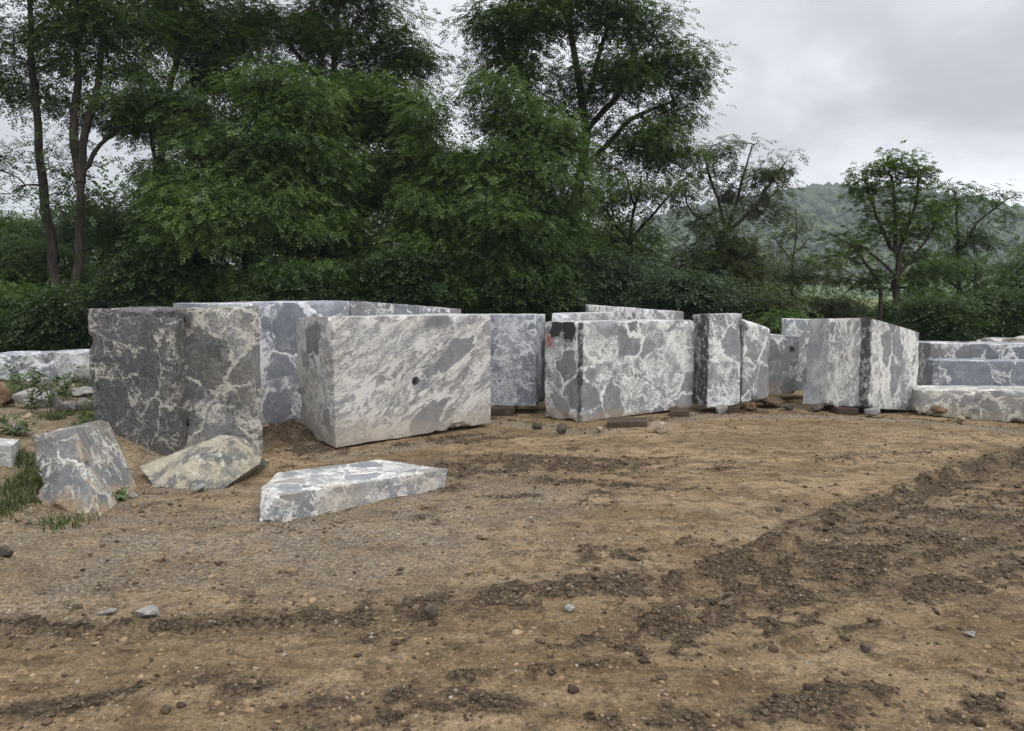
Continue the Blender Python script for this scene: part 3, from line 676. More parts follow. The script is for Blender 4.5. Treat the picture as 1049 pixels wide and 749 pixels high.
def stone(label, px0, px1, py0, py1, mat, seed, name='stone', cat='stone', group=None, depth=0.8, sink=0.12):
    g = G((px0 + px1) / 2, py1 - 1.0); Yd = g[1]; w = (px1 - px0) / F * Yd; h = (py1 - py0) / F * Yd * 1.05
    c = (g[0], Yd + w * depth * 0.4, g[2] - h * sink)
    o = hullrock(name, rock_pts(c, w * 1.06, w * depth, h * (1 + sink), seed), mat, seed, min(0.02, w * 0.08), 3, 1)
    return tag(o, label, cat, group)
SG = 'loose stones lying before the blocks'
stone('small round grey stone at the foot of the pale boulder', 194, 209, 495.5, 507, M_greyrock, 51, group=SG)
stone('small pale stone touching the right foot of the leaning slab', 129, 140, 505, 513, M_whiterock, 52, group=SG)
stone('dark brown stone on the dirt below the raised lacy block', 544.5, 556, 433.5, 441.5, M_darkrock, 53, group=SG)
stone('grey brown stone on the dirt just left of the paint marked block corner', 569.5, 582.5, 435, 446, M_darkrock, 54, group=SG)
stone('small pointed pale stone in front of the dark timber', 608, 618, 438, 445, M_tan, 55, group=SG)
stone('angular tan stone right of the timber in front of the paint marked block', 667, 687, 433, 445.5, M_tan, 56, group=SG)
stone('grey stone under the corner of the net veined block', 734, 748.5, 416, 426, M_greyrock, 57, group=SG)
stone('brown stone under the round shouldered block', 763, 778, 413, 423.5, M_brownrock, 58, group=SG)
stone('flat grey brown stone at the edge of the reddish rubble', 800, 817, 414, 422, M_darkrock, 59, group=SG)
stone('long reddish brown rock slab under the low knotted block', 780, 810, 409, 420, M_brownrock, 60, group=SG, depth=1.2)
stone('grey stone propping up the near corner of the streaked breccia block', 887, 905, 418, 429.5, M_greyrock, 61, group=SG)
stone('dark stone in the shadow under the streaked breccia block', 832, 846, 414, 424, M_darkrock, 62, group=SG)
stone('dark brown lump of rock against the long low slab on the right', 955, 981, 416, 429, M_brownrock, 63, group=SG)
stone('small tan stone beside the dark lump at the long low slab', 979, 991, 427, 434, M_tan, 64, group=SG)
stone('small tan stone at the right foot of the brecciated block', 268, 277, 471, 477, M_tan, 65, group=SG)
YG = 'stones scattered over the open yard'
for k, (lab, a, b, c_, d_, m_) in enumerate([
    ('pale round stone alone on the dirt below the right end of the flat slab', 488, 500, 546, 554, M_tan),
    ('flat tan stone on the gravel below the leaning slab', 189, 200, 563, 570, M_tan),
    ('long flat pale stone just above the dark rut on the left', 95, 117, 627, 634, M_greyrock),
    ('pale grey stone right of the long flat one by the left rut', 134, 160, 625, 636, M_whiterock),
    ('small whitish stone in the churned soil at the middle', 578, 590, 620, 630, M_whiterock),
    ('dark clod sized stone left of the middle churned soil', 432, 449, 620, 637, M_darkrock),
    ('grey stone low in the dark soil on the right', 990, 1004, 649, 655, M_greyrock),
    ('small dark brown stone alone in the right foreground', 882, 895, 661, 671, M_darkrock),
    ('dark stone on the smooth tan ground right of centre', 794, 803, 521, 527, M_darkrock),
    ('brown stone at the edge of the diagonal muddy strip', 888, 898, 573, 580, M_brownrock),
    ('dark grey stone at the left edge among the bank gravel', -4, 10, 560, 574, M_darkrock)]):
    stone(lab, a, b, c_, d_, m_, 80 + k, group=YG, depth=0.9)
# left bank: cut-off pale block, rubble heap, far slab
mL = marble('mossy_marble', 30.1, 1.6, 0.4, 0.5, 0.4, grey=(0.33, 0.34, 0.32), white=(0.6, 0.6, 0.57), dirt=0.3, dirtcol=(0.25, 0.26, 0.17))
g_ = G(9, 479); z0 = g_[2]
w1_ = np.array((at(13, 478, g_[1])[0], g_[1], z0 - 0.05, at(13, 457, g_[1])[2])); w0 = np.array((w1_[0] - 0.6, g_[1] - 0.05, z0 - 0.05, at(0, 452, g_[1])[2]))
block('pale grey block end at the left picture edge, half sunk in the grassy bank', [w0, w1_, D(w1_, -0.12, 0.3), D(w0, 0, 0.3)], mL, 22, group='marble rubble on the left bank', chip=0.06, step=0.03)
zl = 0.33
x1 = W_(-55, 11.4, zl, 367); x2 = W_(86, 11.0, zl - 0.03, 361)
block('long pale slab with white patches, far left beyond the rubble and weeds', [x1, x2, D(x2, 0.1, 0.8), D(x1, 0.1, 0.8)],
      marble('white_patch_marble', 31.7, 0.9, 0.6, 0.6, 0.4, grey=(0.22, 0.235, 0.26), white=(0.60, 0.60, 0.60), dirt=0.08), 23, group='marble rubble on the left bank', chip=0.16, rough=0.06)
RG = 'marble rubble on the left bank'
for k, (lab, a, b, c_, d_, m_, dp) in enumerate([
    ('rusty brown rock at the left picture edge in the rubble heap', -14, 13, 392, 419, M_brownrock, 0.9),
    ('white grey slab tilted in the rubble heap behind the weeds', 8, 50, 398, 420, M_whiterock, 0.7),
    ('grey rock in the middle of the rubble heap', 46, 72, 404, 424, M_greyrock, 0.8),
    ('pale broken lump against the right end of the far left slab', 70, 96, 372, 398, M_whiterock, 0.9),
    ('thin pale slab piece between rubble and the dark rough block', 68, 98, 397, 408, M_whiterock, 0.7),
    ('bluish white stone right of the rubble against the dark block', 76, 97, 409, 422, M_whiterock, 0.7),
    ('dark grey speckled stone at the foot of the rubble heap', 56, 80, 412, 424, M_greyrock, 0.7),
    ('mid grey boulder rising out of the rubble heap behind the weeds', 24, 62, 386, 410, M_greyrock, 0.9),
    ('small brown stone on the bank above the leaning slab', 20, 32, 424, 432, M_tan, 0.8),
    ('flat grey stone on the bank left of the leaning slab', 6, 24, 436, 444, M_greyrock, 0.8),
    ('ochre stone low on the bank left of the leaning slab', 22, 33, 519, 528, M_tan, 0.8),
    ('small grey stone at the lower left corner of the leaning slab', 34, 46, 508, 517, M_greyrock, 0.8)]):
    stone(lab, a, b, c_, d_, m_, 120 + k, name='rubble_stone', group=RG, depth=dp)

# timbers under the blocks
M_timber = wood_mat('old_timber', (0.045, 0.032, 0.026), (0.085, 0.058, 0.042))
def timber(label, px0, px1, pyb, h, deep, seed, z=0.0):
    a = np.array((*flat(px0, pyb, z), z - 0.01, z + h)); b = np.array((*flat(px1, pyb, z), z - 0.01, z + h)); b[1] = a[1] + (b[1] - a[1]) * 0.5
    return block(label, [a, b, D(b, 0.05, deep), D(a, 0.05, deep)], M_timber, seed, group='bearer timbers under the blocks', name='bearer_timber', cat='timber', chip=0.015, rough=0.004, step=0.025)
timber('dark wooden bearer sticking out under the front of the paint marked block', 622, 663, 440, 0.095, 0.34, 71)
timber('dark wooden bearer under the right end of the paint marked block', 686, 706, 429, 0.10, 0.3, 72)
timber('short wooden bearer in the gap under the raised lacy block', 503, 526, 425.5, 0.095, 0.4, 73)
timber('wooden bearer in shadow under the round shouldered block', 742, 758, 423, 0.08, 0.6, 74)
timber('wooden bearer in shadow under the streaked breccia block', 858, 880, 424, 0.075, 0.6, 75)

# ------------------------------------------------------------------ gravel, clods, grass (uncountable)
ico = bmesh.new(); bmesh.ops.create_icosphere(ico, subdivisions=1, radius=1.0); ico.verts.ensure_lookup_table()
IV = np.array([v.co for v in ico.verts]); IF = np.array([[v.index for v in f.verts] for f in ico.faces]); ico.free()
ico = bmesh.new(); bmesh.ops.create_icosphere(ico, subdivisions=2, radius=1.0); ico.verts.ensure_lookup_table()
IV2 = np.array([v.co for v in ico.verts]); IF2 = np.array([[v.index for v in f.verts] for f in ico.faces]); ico.free()

def scatter_stones(name, pts, size, flatness, mat, seed, V0=IV, F0=IF, rough=0.28):
    r = np.random.default_rng(seed); n = len(pts)
    ang = r.uniform(0, 2 * PI, n); sc = size[:, None] * r.uniform(0.6, 1.25, (n, 3)) * np.array((1, 1, flatness))
    V = V0[None] * (1 + rough * r.normal(size=(n, len(V0), 1))); V = V * sc[:, None, :]
    c, s = np.cos(ang)[:, None], np.sin(ang)[:, None]
    V = np.stack((V[..., 0] * c - V[..., 1] * s, V[..., 0] * s + V[..., 1] * c, V[..., 2]), -1) + pts[:, None, :]
    Fi = (F0[None] + (np.arange(n) * len(V0))[:, None, None]).reshape(-1)
    return link(name, np_mesh(name, V.reshape(-1, 3), 3, Fi, mat, False, {'tint': np.repeat(r.random(n), len(V0))}))

def tinted(name, c1, c2, c3):
    t = NT(name); a = t.attr('tint'); o = t.obj()
    col = t.mix(t.ss(a, 0.0, 0.6), c1, c2); col = t.mix(t.ss(a, 0.82, 0.98), col, c3)
    col = t.vm('SCALE', col, t.ss(t.noise(o, 70, 4, 0.7), 0.25, 0.75, 0.7, 1.3))
    return t.finish(col, 0.9, None, 0.2)
def sample_ground(n, seed, fn, xr=(-4.6, 6.8), yr=(2.4, 10.8)):
    r = np.random.default_rng(seed)
    # denser near the viewer side of the yard where grains can be told apart
    x = r.uniform(*xr, n * 5); y = yr[0] + (yr[1] - yr[0]) * r.random(n * 5) ** 1.25
    keep = r.random(n * 5) < fn(x, y); x, y = x[keep][:n], y[keep][:n]
    return np.stack((x, y, hz(x, y, True)), -1)
M_pebble = tinted('pebble_stone', (0.15, 0.115, 0.08), (0.22, 0.185, 0.14), (0.31, 0.28, 0.235))
P = sample_ground(20000, 3, lambda x, y: 0.10 + 0.9 * gravel_mask(x, y) + 0.12 * churn_mask(x, y))
sz = np.clip(np.random.default_rng(5).lognormal(math.log(0.0048), 0.5, len(P)), 0.0028, 0.017)
P[:, 2] -= sz * 0.05
tag(scatter_stones('gravel', P, sz, 0.62, M_pebble, 6), 'small loose stone chips strewn over the brown dirt', 'gravel', kind='stuff')
M_clod = tinted('clod_soil', (0.048, 0.034, 0.023), (0.092, 0.065, 0.043), (0.16, 0.112, 0.068))
P = sample_ground(26000, 13, lambda x, y: churn_mask(x, y) * 0.7 + 0.10 * damp_mask(x, y) + 0.03)
sz = np.clip(np.random.default_rng(15).lognormal(math.log(0.0065), 0.5, len(P)), 0.0035, 0.022)
P[:, 2] += sz * 0.2
tag(scatter_stones('soil_clods', P, sz, 0.65, M_clod, 16, IV2, IF2, 0.26), 'dark crumbly clods of churned wet soil along the wheel tracks', 'soil', kind='stuff')
M_tanclod = tinted('tan_clod_soil', (0.18, 0.12, 0.065), (0.25, 0.175, 0.10), (0.30, 0.215, 0.13))
P = sample_ground(14000, 23, lambda x, y: 0.5 * sstep(0.45, 0.1, churn_mask(x, y)))
sz = np.clip(np.random.default_rng(25).lognormal(math.log(0.0075), 0.5, len(P)), 0.004, 0.03)
tag(scatter_stones('dry_crumbs', P, sz, 0.55, M_tanclod, 26), 'tan crumbs of dry soil on the packed yard', 'soil', kind='stuff')

# ------------------------------------------------------------------ foliage
def leaf_mat(name, c_dark, c_light, trans=0.42):
    t = NT(name); a = t.attr('tint'); o = t.n('ShaderNodeNewGeometry').outputs['Position']
    n = t.noise(o, 0.55, 3, 0.6)
    f = t.math('ADD', t.math('MULTIPLY', a, 0.65), t.ss(n, 0.35, 0.65, 0, 0.35))
    col = t.mix(f, c_dark, c_light)
    d = t.n('ShaderNodeBsdfDiffuse'); t.put(d.inputs[0], col)
    tr = t.n('ShaderNodeBsdfTranslucent'); t.put(tr.inputs[0], t.mix(0.5, col, t.vm('MULTIPLY', col, (1.3, 1.35, 0.6))))
    gl = t.n('ShaderNodeBsdfGlossy'); gl.inputs['Roughness'].default_value = 0.45; t.put(gl.inputs[0], (0.5, 0.5, 0.5, 1))
    m1 = t.n('ShaderNodeMixShader'); m1.inputs[0].default_value = trans; t.t.links.new(d.outputs[0], m1.inputs[1]); t.t.links.new(tr.outputs[0], m1.inputs[2])
    m2 = t.n('ShaderNodeMixShader'); m2.inputs[0].default_value = 0.05; t.t.links.new(m1.outputs[0], m2.inputs[1]); t.t.links.new(gl.outputs[0], m2.inputs[2])
    t.t.links.new(m2.outputs[0], t.out.inputs['Surface']); return t.m

def leaves(name, O, Dv, L, lw, ll, pairs, mat, origin, seed, tint):
    """pinnate leaves: leaflets in pairs along each drooping midrib; pairs = 0 gives one simple leaf"""
    r = np.random.default_rng(seed); n = len(O)
    Dv = Dv / (np.linalg.norm(Dv, axis=1, keepdims=True) + 1e-9)
    S = np.cross(Dv, np.array((0, 0, 1.0)) + r.normal(size=(n, 3)) * 0.35); S /= (np.linalg.norm(S, axis=1, keepdims=True) + 1e-9)
    Nn = np.cross(S, Dv)
    items = []
    if pairs == 0: items = [(0.0, 0)]
    else:
        for k in range(pairs):
            for sgn in (-1, 1): items.append(((k + 0.6) / pairs, sgn))
        items.append((1.0, 0))
    Vs = []
    for (tk, sgn) in items:
        c = O + Dv * (L * tk)[:, None] + np.array((0, 0, -1.0)) * (0.28 * L * tk * tk)[:, None]
        if sgn: d = S * sgn * 0.9 + Dv * 0.38
        else: d = Dv + np.array((0, 0, -0.4))
        d = d + r.normal(size=(n, 3)) * 0.16; d[:, 2] -= 0.14
        d /= np.linalg.norm(d, axis=1, keepdims=True)
        sd = np.cross(d, Nn); sd /= (np.linalg.norm(sd, axis=1, keepdims=True) + 1e-9)
        lj = (ll * r.uniform(0.75, 1.2, n))[:, None]; wj = (lw * r.uniform(0.8, 1.15, n))[:, None]
        Vs.append(np.stack((c, c + d * lj * 0.5 + sd * wj * 0.5, c + d * lj, c + d * lj * 0.5 - sd * wj * 0.5), 1))
    V = np.stack(Vs, 1).reshape(-1, 3) - np.asarray(origin)
    tn = np.repeat(np.clip(tint + r.normal(size=n) * 0.12, 0, 1), len(items) * 4)
    return np_mesh(name, V, 4, np.arange(len(V)), mat, False, {'tint': tn})

def bark_mat(name, c1, c2):
    t = NT(name); o = t.obj(); v = t.mapping(o, sc=(14, 14, 2.5)); n = t.noise(v, 2, 5, 0.7)
    return t.finish(t.mix(t.ss(n, 0.35, 0.65), c1, c2), 0.95, t.bump(n, 0.8, 0.03), 0.1)
M_bark = bark_mat('tree_bark', (0.030, 0.026, 0.022), (0.075, 0.064, 0.054))

L_dark = leaf_mat('leaf_dark_green', (0.026, 0.056, 0.015), (0.088, 0.142, 0.031))
L_mid = leaf_mat('leaf_mid_green', (0.033, 0.070, 0.020), (0.128, 0.196, 0.048))
L_under = leaf_mat('leaf_undergrowth', (0.016, 0.036, 0.012), (0.070, 0.110, 0.030))
L_light = leaf_mat('leaf_light_green', (0.046, 0.090, 0.022), (0.110, 0.165, 0.036))
L_olive = leaf_mat('leaf_olive_green', (0.042, 0.060, 0.020), (0.085, 0.105, 0.034))
L_blue = leaf_mat('leaf_grey_green', (0.034, 0.058, 0.030), (0.080, 0.115, 0.062))

TREES = 0
def tree(label, Y, trunks, blobs, n_att, per, leaf=L_mid, group='locust trees behind the stone yard', seed=1, name='locust_tree', cat='tree', r0=0.1, pairs=4,
         L=0.17, lw=0.034, ll=0.066, clump=0.22, tipr=0.006, droop=0.35, up=0.6):
    """trunks: [[(px, py) or (px, py, dY) ...], base radius]; blobs: (px, py, rx, ry, dY, weight)"""
    r = np.random.default_rng(seed * 101 + 3); k = Y / F
    nodes = []; par = []; chains = []; isT = []
    base = None
    for pts, rad in trunks:
        P3 = []
        for q in pts: P3.append(at(q[0], q[1], Y + (q[2] if len(q) > 2 else 0.0)))
        P3 = np.array(P3)
        if base is None:
            g = H(P3[0][0], P3[0][1]); b = P3[0].copy(); dirn = P3[1] - P3[0]
            if b[2] > g + 0.05:
                b = np.array((P3[0][0] - 0.25 * dirn[0] * (b[2] - g) / max(dirn[2], 0.3), P3[0][1], g - 0.05)); P3 = np.vstack((b, P3))
            base = np.array((P3[0][0], P3[0][1], g))
        seg = np.linalg.norm(np.diff(P3, axis=0), axis=1); s = np.concatenate(([0], np.cumsum(seg))); m = max(3, int(s[-1] / 0.22))
        ss_ = np.linspace(0, s[-1], m); Q3 = np.stack([np.interp(ss_, s, P3[:, a]) for a in range(3)], 1)
        jit = np.stack([fbm(ss_ * 0.9, np.full(m, seed * 3.1 + a), 0, seed + a, 2) for a in range(3)], 1) * 0.10; jit[0] = 0; jit[:, 2] = 0
        Q3 = Q3 + jit * np.minimum(1, ss_ / 0.6)[:, None]
        i0 = len(nodes); 
        if i0 and len(nodes):
            dd = np.linalg.norm(np.array(nodes) - Q3[0], axis=1); pstart = int(np.argmin(dd)); Q3[0] = nodes[pstart]
        else: pstart = -1
        for q_i, q in enumerate(Q3): nodes.append(q); par.append(pstart if q_i == 0 else len(nodes) - 2); isT.append(rad * (1 - 0.72 * q_i / (m - 1)))
        chains.append(list(range(i0, len(nodes))))
    wts = np.array([b[5] * b[2] * b[3] for b in blobs], float); wts /= wts.sum()
    bi = r.choice(len(blobs), n_att, p=wts); att = []
    for q in bi:
        px, py, rx, ry, dY, _ = blobs[q]; v = r.normal(size=3); v = v / np.linalg.norm(v) * r.random() ** 0.42
        for _try in range(5):
            c = at(px + v[0] * rx, py - v[2] * ry, Y + dY); c[1] += v[1] * rx * k * 0.8
            if float(noise3(c[0] * 0.95 + seed, c[1] * 0.95, c[2] * 1.25, seed)) > -0.12: break
            v = r.normal(size=3); v = v / np.linalg.norm(v) * r.random() ** 0.38 * r.uniform(0.9, 1.22)
        g = H(c[0], c[1]) + 0.12
        if c[2] < g: c[2] = g + 0.3 * r.random()
        att.append(c)
    att = np.array(att); N0 = np.array(nodes)
    order = np.argsort([np.min(np.linalg.norm(N0 - a, axis=1)) for a in att])
    clO = []; clD = []; clT = []
    NA = np.zeros((len(nodes) + n_att * 60, 3)); NA[:len(nodes)] = N0; cnt = len(nodes)
    for a_i in order:
        a = att[a_i]; dv = a - NA[:cnt]; dist = np.linalg.norm(dv, axis=1)
        cost = dist + up * np.maximum(0, 0.35 * dist - dv[:, 2])
        q = int(np.argmin(cost)); p0 = NA[q]; dl = dist[q]
        m = int(np.clip(dl / 0.25, 2, 40)); s = np.linspace(0, 1, m + 1)[1:]
        mid = (p0 + a) / 2 + np.array((0, 0, 0.12 * dl)) + r.normal(size=3) * 0.09 * dl
        Pq = ((1 - s) ** 2)[:, None] * p0 + (2 * s * (1 - s))[:, None] * mid + (s ** 2)[:, None] * a
        ch = [q]; prev = q
        for pt in Pq:
            if cnt >= len(NA): break
            NA[cnt] = pt; par.append(prev); isT.append(0); prev = cnt; ch.append(cnt); cnt += 1
        chains.append(ch)
        # leaf sprays round the twig end
        n_l = max(2, int(per * 1.45 * r.uniform(0.55, 1.4)))
        s_ = 1 - r.random(n_l) ** 1.6 * min(1.0, 0.9 / max(dl, 0.3)); idx = np.clip((s_ * m).astype(int), 0, m - 1)
        off = r.normal(size=(n_l, 3)) * clump * np.array((1, 1, 0.42)); 
        o_ = Pq[idx] + off; outw = off + (a - p0) / (dl + 1e-6) * clump * 0.6
        dd_ = outw + r.normal(size=(n_l, 3)) * clump * 0.5; dd_[:, 2] = dd_[:, 2] * 0.5 - droop * clump
        clO.append(o_); clD.append(dd_); clT.append(np.full(n_l, r.uniform(0.0, 1.0)))
    NA = NA[:cnt]; count = np.zeros(cnt)
    for ch in chains: count[ch[-1]] += 1
    for q in range(cnt - 1, -1, -1):
        if par[q] >= 0: count[par[q]] += count[q]
    rad = np.maximum(tipr * np.power(np.maximum(count, 1), 0.46), np.array(isT))
    tb = Tubes()
    for ci, ch in enumerate(chains):
        rr = rad[ch].copy()
        if ci >= len(trunks): rr[0] = min(rr[0], rr[1] * 1.15 if len(rr) > 1 else rr[0]); rr[-1] *= 0.6
        tb.add(NA[ch], rr, 9 if ci < len(trunks) else (6 if rr.max() > 0.03 else 4))
    root = empty(name, base); tag(root, label, cat, group)
    link('trunk', tb.mesh('trunk', M_bark, base), (0, 0, 0), root)
    O = np.concatenate(clO); Dv = np.concatenate(clD); T = np.concatenate(clT)
    Ls = L * r.uniform(0.65, 1.25, len(O))
    link('crown', leaves('crown', O, Dv, Ls, np.full(len(O), lw), np.full(len(O), ll), pairs, leaf, base, seed, T), (0, 0, 0), root)
    return root

def bush(label, Y, px, py, rx, ry, n_att, per, leaf, seed, group='bushes along the back of the yard', **kw):
    g = at(px, py, Y); kw.setdefault('pairs', 2); kw.setdefault('L', 0.14); kw.setdefault('lw', 0.042); kw.setdefault('ll', 0.078); kw.setdefault('clump', 0.22)
    foot = py + ry * 0.9
    stems = [([(px, foot), (px + 2, py + ry * 0.2), (px + 4, py - ry * 0.5)], 0.035), ([(px, foot), (px - rx * 0.35, py + ry * 0.1), (px - rx * 0.5, py - ry * 0.3)], 0.025), ([(px, foot), (px + rx * 0.35, py + ry * 0.1), (px + rx * 0.5, py - ry * 0.25)], 0.025)]
    return tree(label, Y, stems, [(px, py, rx, ry, 0, 1)], n_att, per, leaf, group, seed, name='bush', cat='bush', **kw)

# --- left: the two slender trees against the sky
tree('slender single stemmed locust at far left, thin foliage against the sky', 15.5, [([(64, 330), (56, 280), (45, 185), (33, 20), (28, -60)], 0.12)],
     [(20, 10, 55, 60, 0, 1), (15, 90, 45, 35, 0.3, 0.8), (25, 150, 55, 28, -.2, 0.55), (60, 60, 30, 60, 0.5, 0.6), (0, -60, 60, 50, 0, 1), (70, 180, 40, 25, 0.4, 0.4), (5, 200, 35, 18, 0, 0.35)], 220, 14, L_dark, seed=1, tipr=0.0055)
tree('forked twin stemmed locust with a V shaped trunk, left of the dense trees', 15.2, [([(78, 330), (79, 250), (82, 188)], 0.14), ([(82, 188), (79, 120), (77, 47), (80, -60)], 0.095), ([(82, 188), (96, 110), (107, 0), (108, -60)], 0.085), ([(84, 182), (100, 155), (137, 121), (172, 95)], 0.05)],
     [(80, 20, 40, 55, 0, 0.9), (120, 30, 40, 50, 0.3, 1), (130, 90, 45, 35, -0.3, 1), (95, -60, 70, 50, 0, 1), (75, 110, 30, 40, 0.3, 0.6), (160, 120, 40, 30, 0.2, 0.9), (60, 215, 35, 20, 0, 0.35)], 270, 14, L_dark, seed=2, tipr=0.0055)
tree('tall dark locust with thin upright stems between the forked tree and the dense crown', 17.0, [([(161, 330), (161, 243), (168, 121), (190, 0), (195, -60)], 0.10), ([(164, 180), (152, 130), (140, 60)], 0.05), ([(170, 115), (205, 70), (222, 10)], 0.05)],
     [(160, 40, 50, 45, 0, 1), (200, 70, 45, 55, 0.4, 1), (150, 120, 45, 35, -0.3, 0.8), (190, -30, 70, 50, 0, 1), (170, 190, 45, 35, 0, 0.8), (230, 30, 35, 45, .2, .9), (140, 230, 40, 30, .3, .8), (240, 110, 35, 40, .3, .6)], 430, 17, L_dark, seed=3)
# --- dense lower crown
tree('broad dense green locust with drooping sprays, left of the picture middle', 15.0, [([(258, 330), (256, 270), (262, 190), (268, 110)], 0.12), ([(258, 260), (225, 200), (205, 160)], 0.06), ([(260, 230), (300, 180), (320, 150)], 0.06)],
     [(250, 130, 55, 48, 0, 1.3), (212, 180, 48, 45, -0.4, 1.2), (295, 175, 50, 55, -0.3, 1.2), (250, 225, 80, 50, -0.6, 1.3), (320, 220, 40, 50, 0.2, 1), (270, 85, 28, 25, 0.2, 0.8), (190, 240, 35, 40, .2, .9), (275, 285, 85, 28, -.5, 1), (250, 84, 30, 24, 0, .8), (205, 118, 36, 30, 0, 1), (312, 108, 40, 32, 0, 1), (335, 165, 35, 40, .3, .9), (175, 190, 30, 35, .2, .8), (215, 290, 40, 22, -.9, .9), (310, 285, 45, 24, -.9, .9)], 640, 24, L_mid, seed=4, droop=0.6)
tree('tall feathery locust behind the dense crowns, its thin stem rising out of the frame', 18.5, [([(325, 330), (332, 200), (340, 100), (346, 0), (350, -80)], 0.14), ([(337, 140), (375, 90), (405, 50)], 0.06), ([(340, 100), (300, 50), (280, 10)], 0.06)],
     [(330, 10, 60, 50, 0, 1), (390, 40, 45, 40, 0, 1), (285, 30, 45, 40, 0.2, 1), (420, 85, 30, 30, 0, 0.7), (340, 90, 50, 40, 0, 0.8), (340, -60, 110, 50, 0, 1), (375, 130, 45, 45, -0.3, 0.9), (300, 100, 40, 40, 0.3, 0.8), (350, 160, 60, 35, .3, .9), (410, 150, 35, 40, .2, .8), (430, 60, 25, 25, 0, .6)], 720, 20, L_dark, seed=5)
tree('dark locust in the shade between the two broad crowns', 17.0, [([(375, 330), (372, 260), (368, 190), (380, 130)], 0.10), ([(370, 220), (400, 170), (415, 140)], 0.05)],
     [(380, 180, 50, 55, 0, 1.2), (385, 105, 40, 35, 0, 1), (420, 150, 35, 35, 0, 1), (345, 130, 35, 35, 0, .9), (370, 250, 60, 50, 0, 1.2), (420, 220, 45, 60, 0, 1), (400, 120, 35, 40, 0, 0.8), (390, 290, 70, 30, 0, 1)], 480, 24, L_mid, seed=6)
tree('broad dense locust with bright green hanging sprays at the picture middle', 15.5, [([(512, 340), (508, 280), (515, 220), (530, 150)], 0.12), ([(510, 260), (470, 200), (455, 160)], 0.06), ([(512, 240), (560, 190), (580, 170)], 0.06)],
     [(500, 150, 55, 45, 0, 1.2), (460, 190, 42, 50, -0.3, 1.1), (540, 190, 50, 45, -0.3, 1), (500, 235, 75, 50, -0.6, 1.3), (445, 255, 45, 40, 0, 1), (560, 250, 45, 45, 0.2, 0.9), (520, 110, 35, 25, 0.2, 0.8), (500, 290, 80, 28, -.4, 1), (500, 100, 30, 24, .2, .7), (545, 130, 42, 36, 0, 1), (448, 140, 36, 34, .2, 1), (580, 180, 35, 32, .2, .8), (420, 215, 30, 40, .2, .8), (455, 290, 45, 22, -.9, .9), (560, 288, 45, 24, -.9, .9)], 640, 24, L_mid, seed=7, droop=0.6)
tree('tallest spreading locust with strong dark limbs and layered crown, right of middle', 17.5, [([(588, 340), (590, 250), (592, 195), (602, 130), (588, 60), (580, -20)], 0.17), ([(592, 200), (560, 150), (540, 90), (520, 40)], 0.07), ([(600, 135), (640, 85), (680, 60), (708, 55)], 0.07), ([(596, 175), (640, 125), (690, 105)], 0.06), ([(590, 220), (570, 190), (545, 180)], 0.05), ([(595, 120), (610, 60), (635, 10)], 0.06)],
     [(520, 30, 50, 30, 0, 1), (580, 20, 60, 35, 0, 1), (650, 25, 45, 30, 0, 1), (690, 70, 38, 28, 0, 1), (620, 80, 55, 30, 0, 1), (540, 80, 50, 30, 0.2, 0.9), (680, 120, 35, 22, 0, 0.8), (640, 150, 60, 25, -0.2, 1), (580, 130, 50, 25, 0.3, 0.7), (690, 165, 25, 20, 0, 0.6), (590, -40, 90, 30, 0, 1), (480, 25, 20, 12, 0, .5)], 680, 17, L_dark, seed=8, tipr=0.0065, clump=0.25)
tree('pale green young locust with fine arching twigs under the spreading one', 20.0, [([(640, 340), (645, 270), (650, 220), (655, 180)], 0.09), ([(648, 245), (680, 205), (700, 185)], 0.05), ([(646, 250), (615, 210), (605, 190)], 0.05), ([(652, 215), (640, 180), (630, 165)], .04)],
     [(650, 190, 40, 28, 0, 0.8), (610, 205, 30, 28, 0, 0.7), (690, 200, 25, 25, 0, 0.6), (640, 245, 45, 28, 0, 1), (660, 285, 45, 30, 0, 1), (600, 260, 30, 35, 0, .9)], 240, 13, L_light, seed=9)
# --- right side
nt = tree('open crowned tree carrying a dark nest, right of the tall locust', 18.5, [([(742, 340), (741, 280), (746, 235)], 0.10), ([(746, 238), (735, 205), (727, 180), (722, 160)], 0.045), ([(746, 238), (756, 200), (765, 170), (770, 150)], 0.05), ([(746, 240), (775, 210), (795, 180), (805, 165)], 0.04), ([(746, 245), (705, 215), (700, 185)], .035)],
     [(745, 155, 38, 14, 0, 1), (790, 165, 24, 18, 0, 0.9), (720, 170, 22, 16, 0, 0.7), (770, 185, 40, 22, 0, 0.55), (795, 215, 25, 14, 0, 0.5), (700, 195, 14, 22, 0, 0.6), (770, 215, 30, 14, .2, .6), (740, 225, 28, 16, .2, .7), (712, 225, 20, 16, .2, .7), (760, 146, 14, 10, 0, .9), (735, 190, 20, 14, 0, .5)], 150, 9, L_olive, seed=10, clump=0.17, tipr=0.007)
tree('olive green thick bushy tree under the nest tree', 17.5, [([(745, 345), (742, 290), (740, 255)], 0.07), ([(742, 295), (715, 262), (705, 250)], 0.04), ([(742, 290), (770, 265), (780, 255)], 0.04)],
     [(735, 255, 35, 28, 0, 1), (710, 275, 30, 30, 0, 0.9), (765, 275, 30, 28, 0, 0.9), (740, 300, 60, 28, -0.2, 1)], 170, 18, L_olive, seed=11)
tree('small sparse sapling with feathery branches in front of the hazy hill', 21.0, [([(812, 335), (812, 280), (814, 235), (813, 214)], 0.05), ([(812, 270), (795, 245)], 0.02), ([(813, 262), (832, 240)], 0.02)],
     [(812, 240, 22, 24, 0, 1), (800, 268, 28, 18, 0, 1), (830, 285, 30, 25, 0, 1), (795, 300, 30, 22, 0, 1)], 90, 11, L_olive, seed=12, clump=0.2)
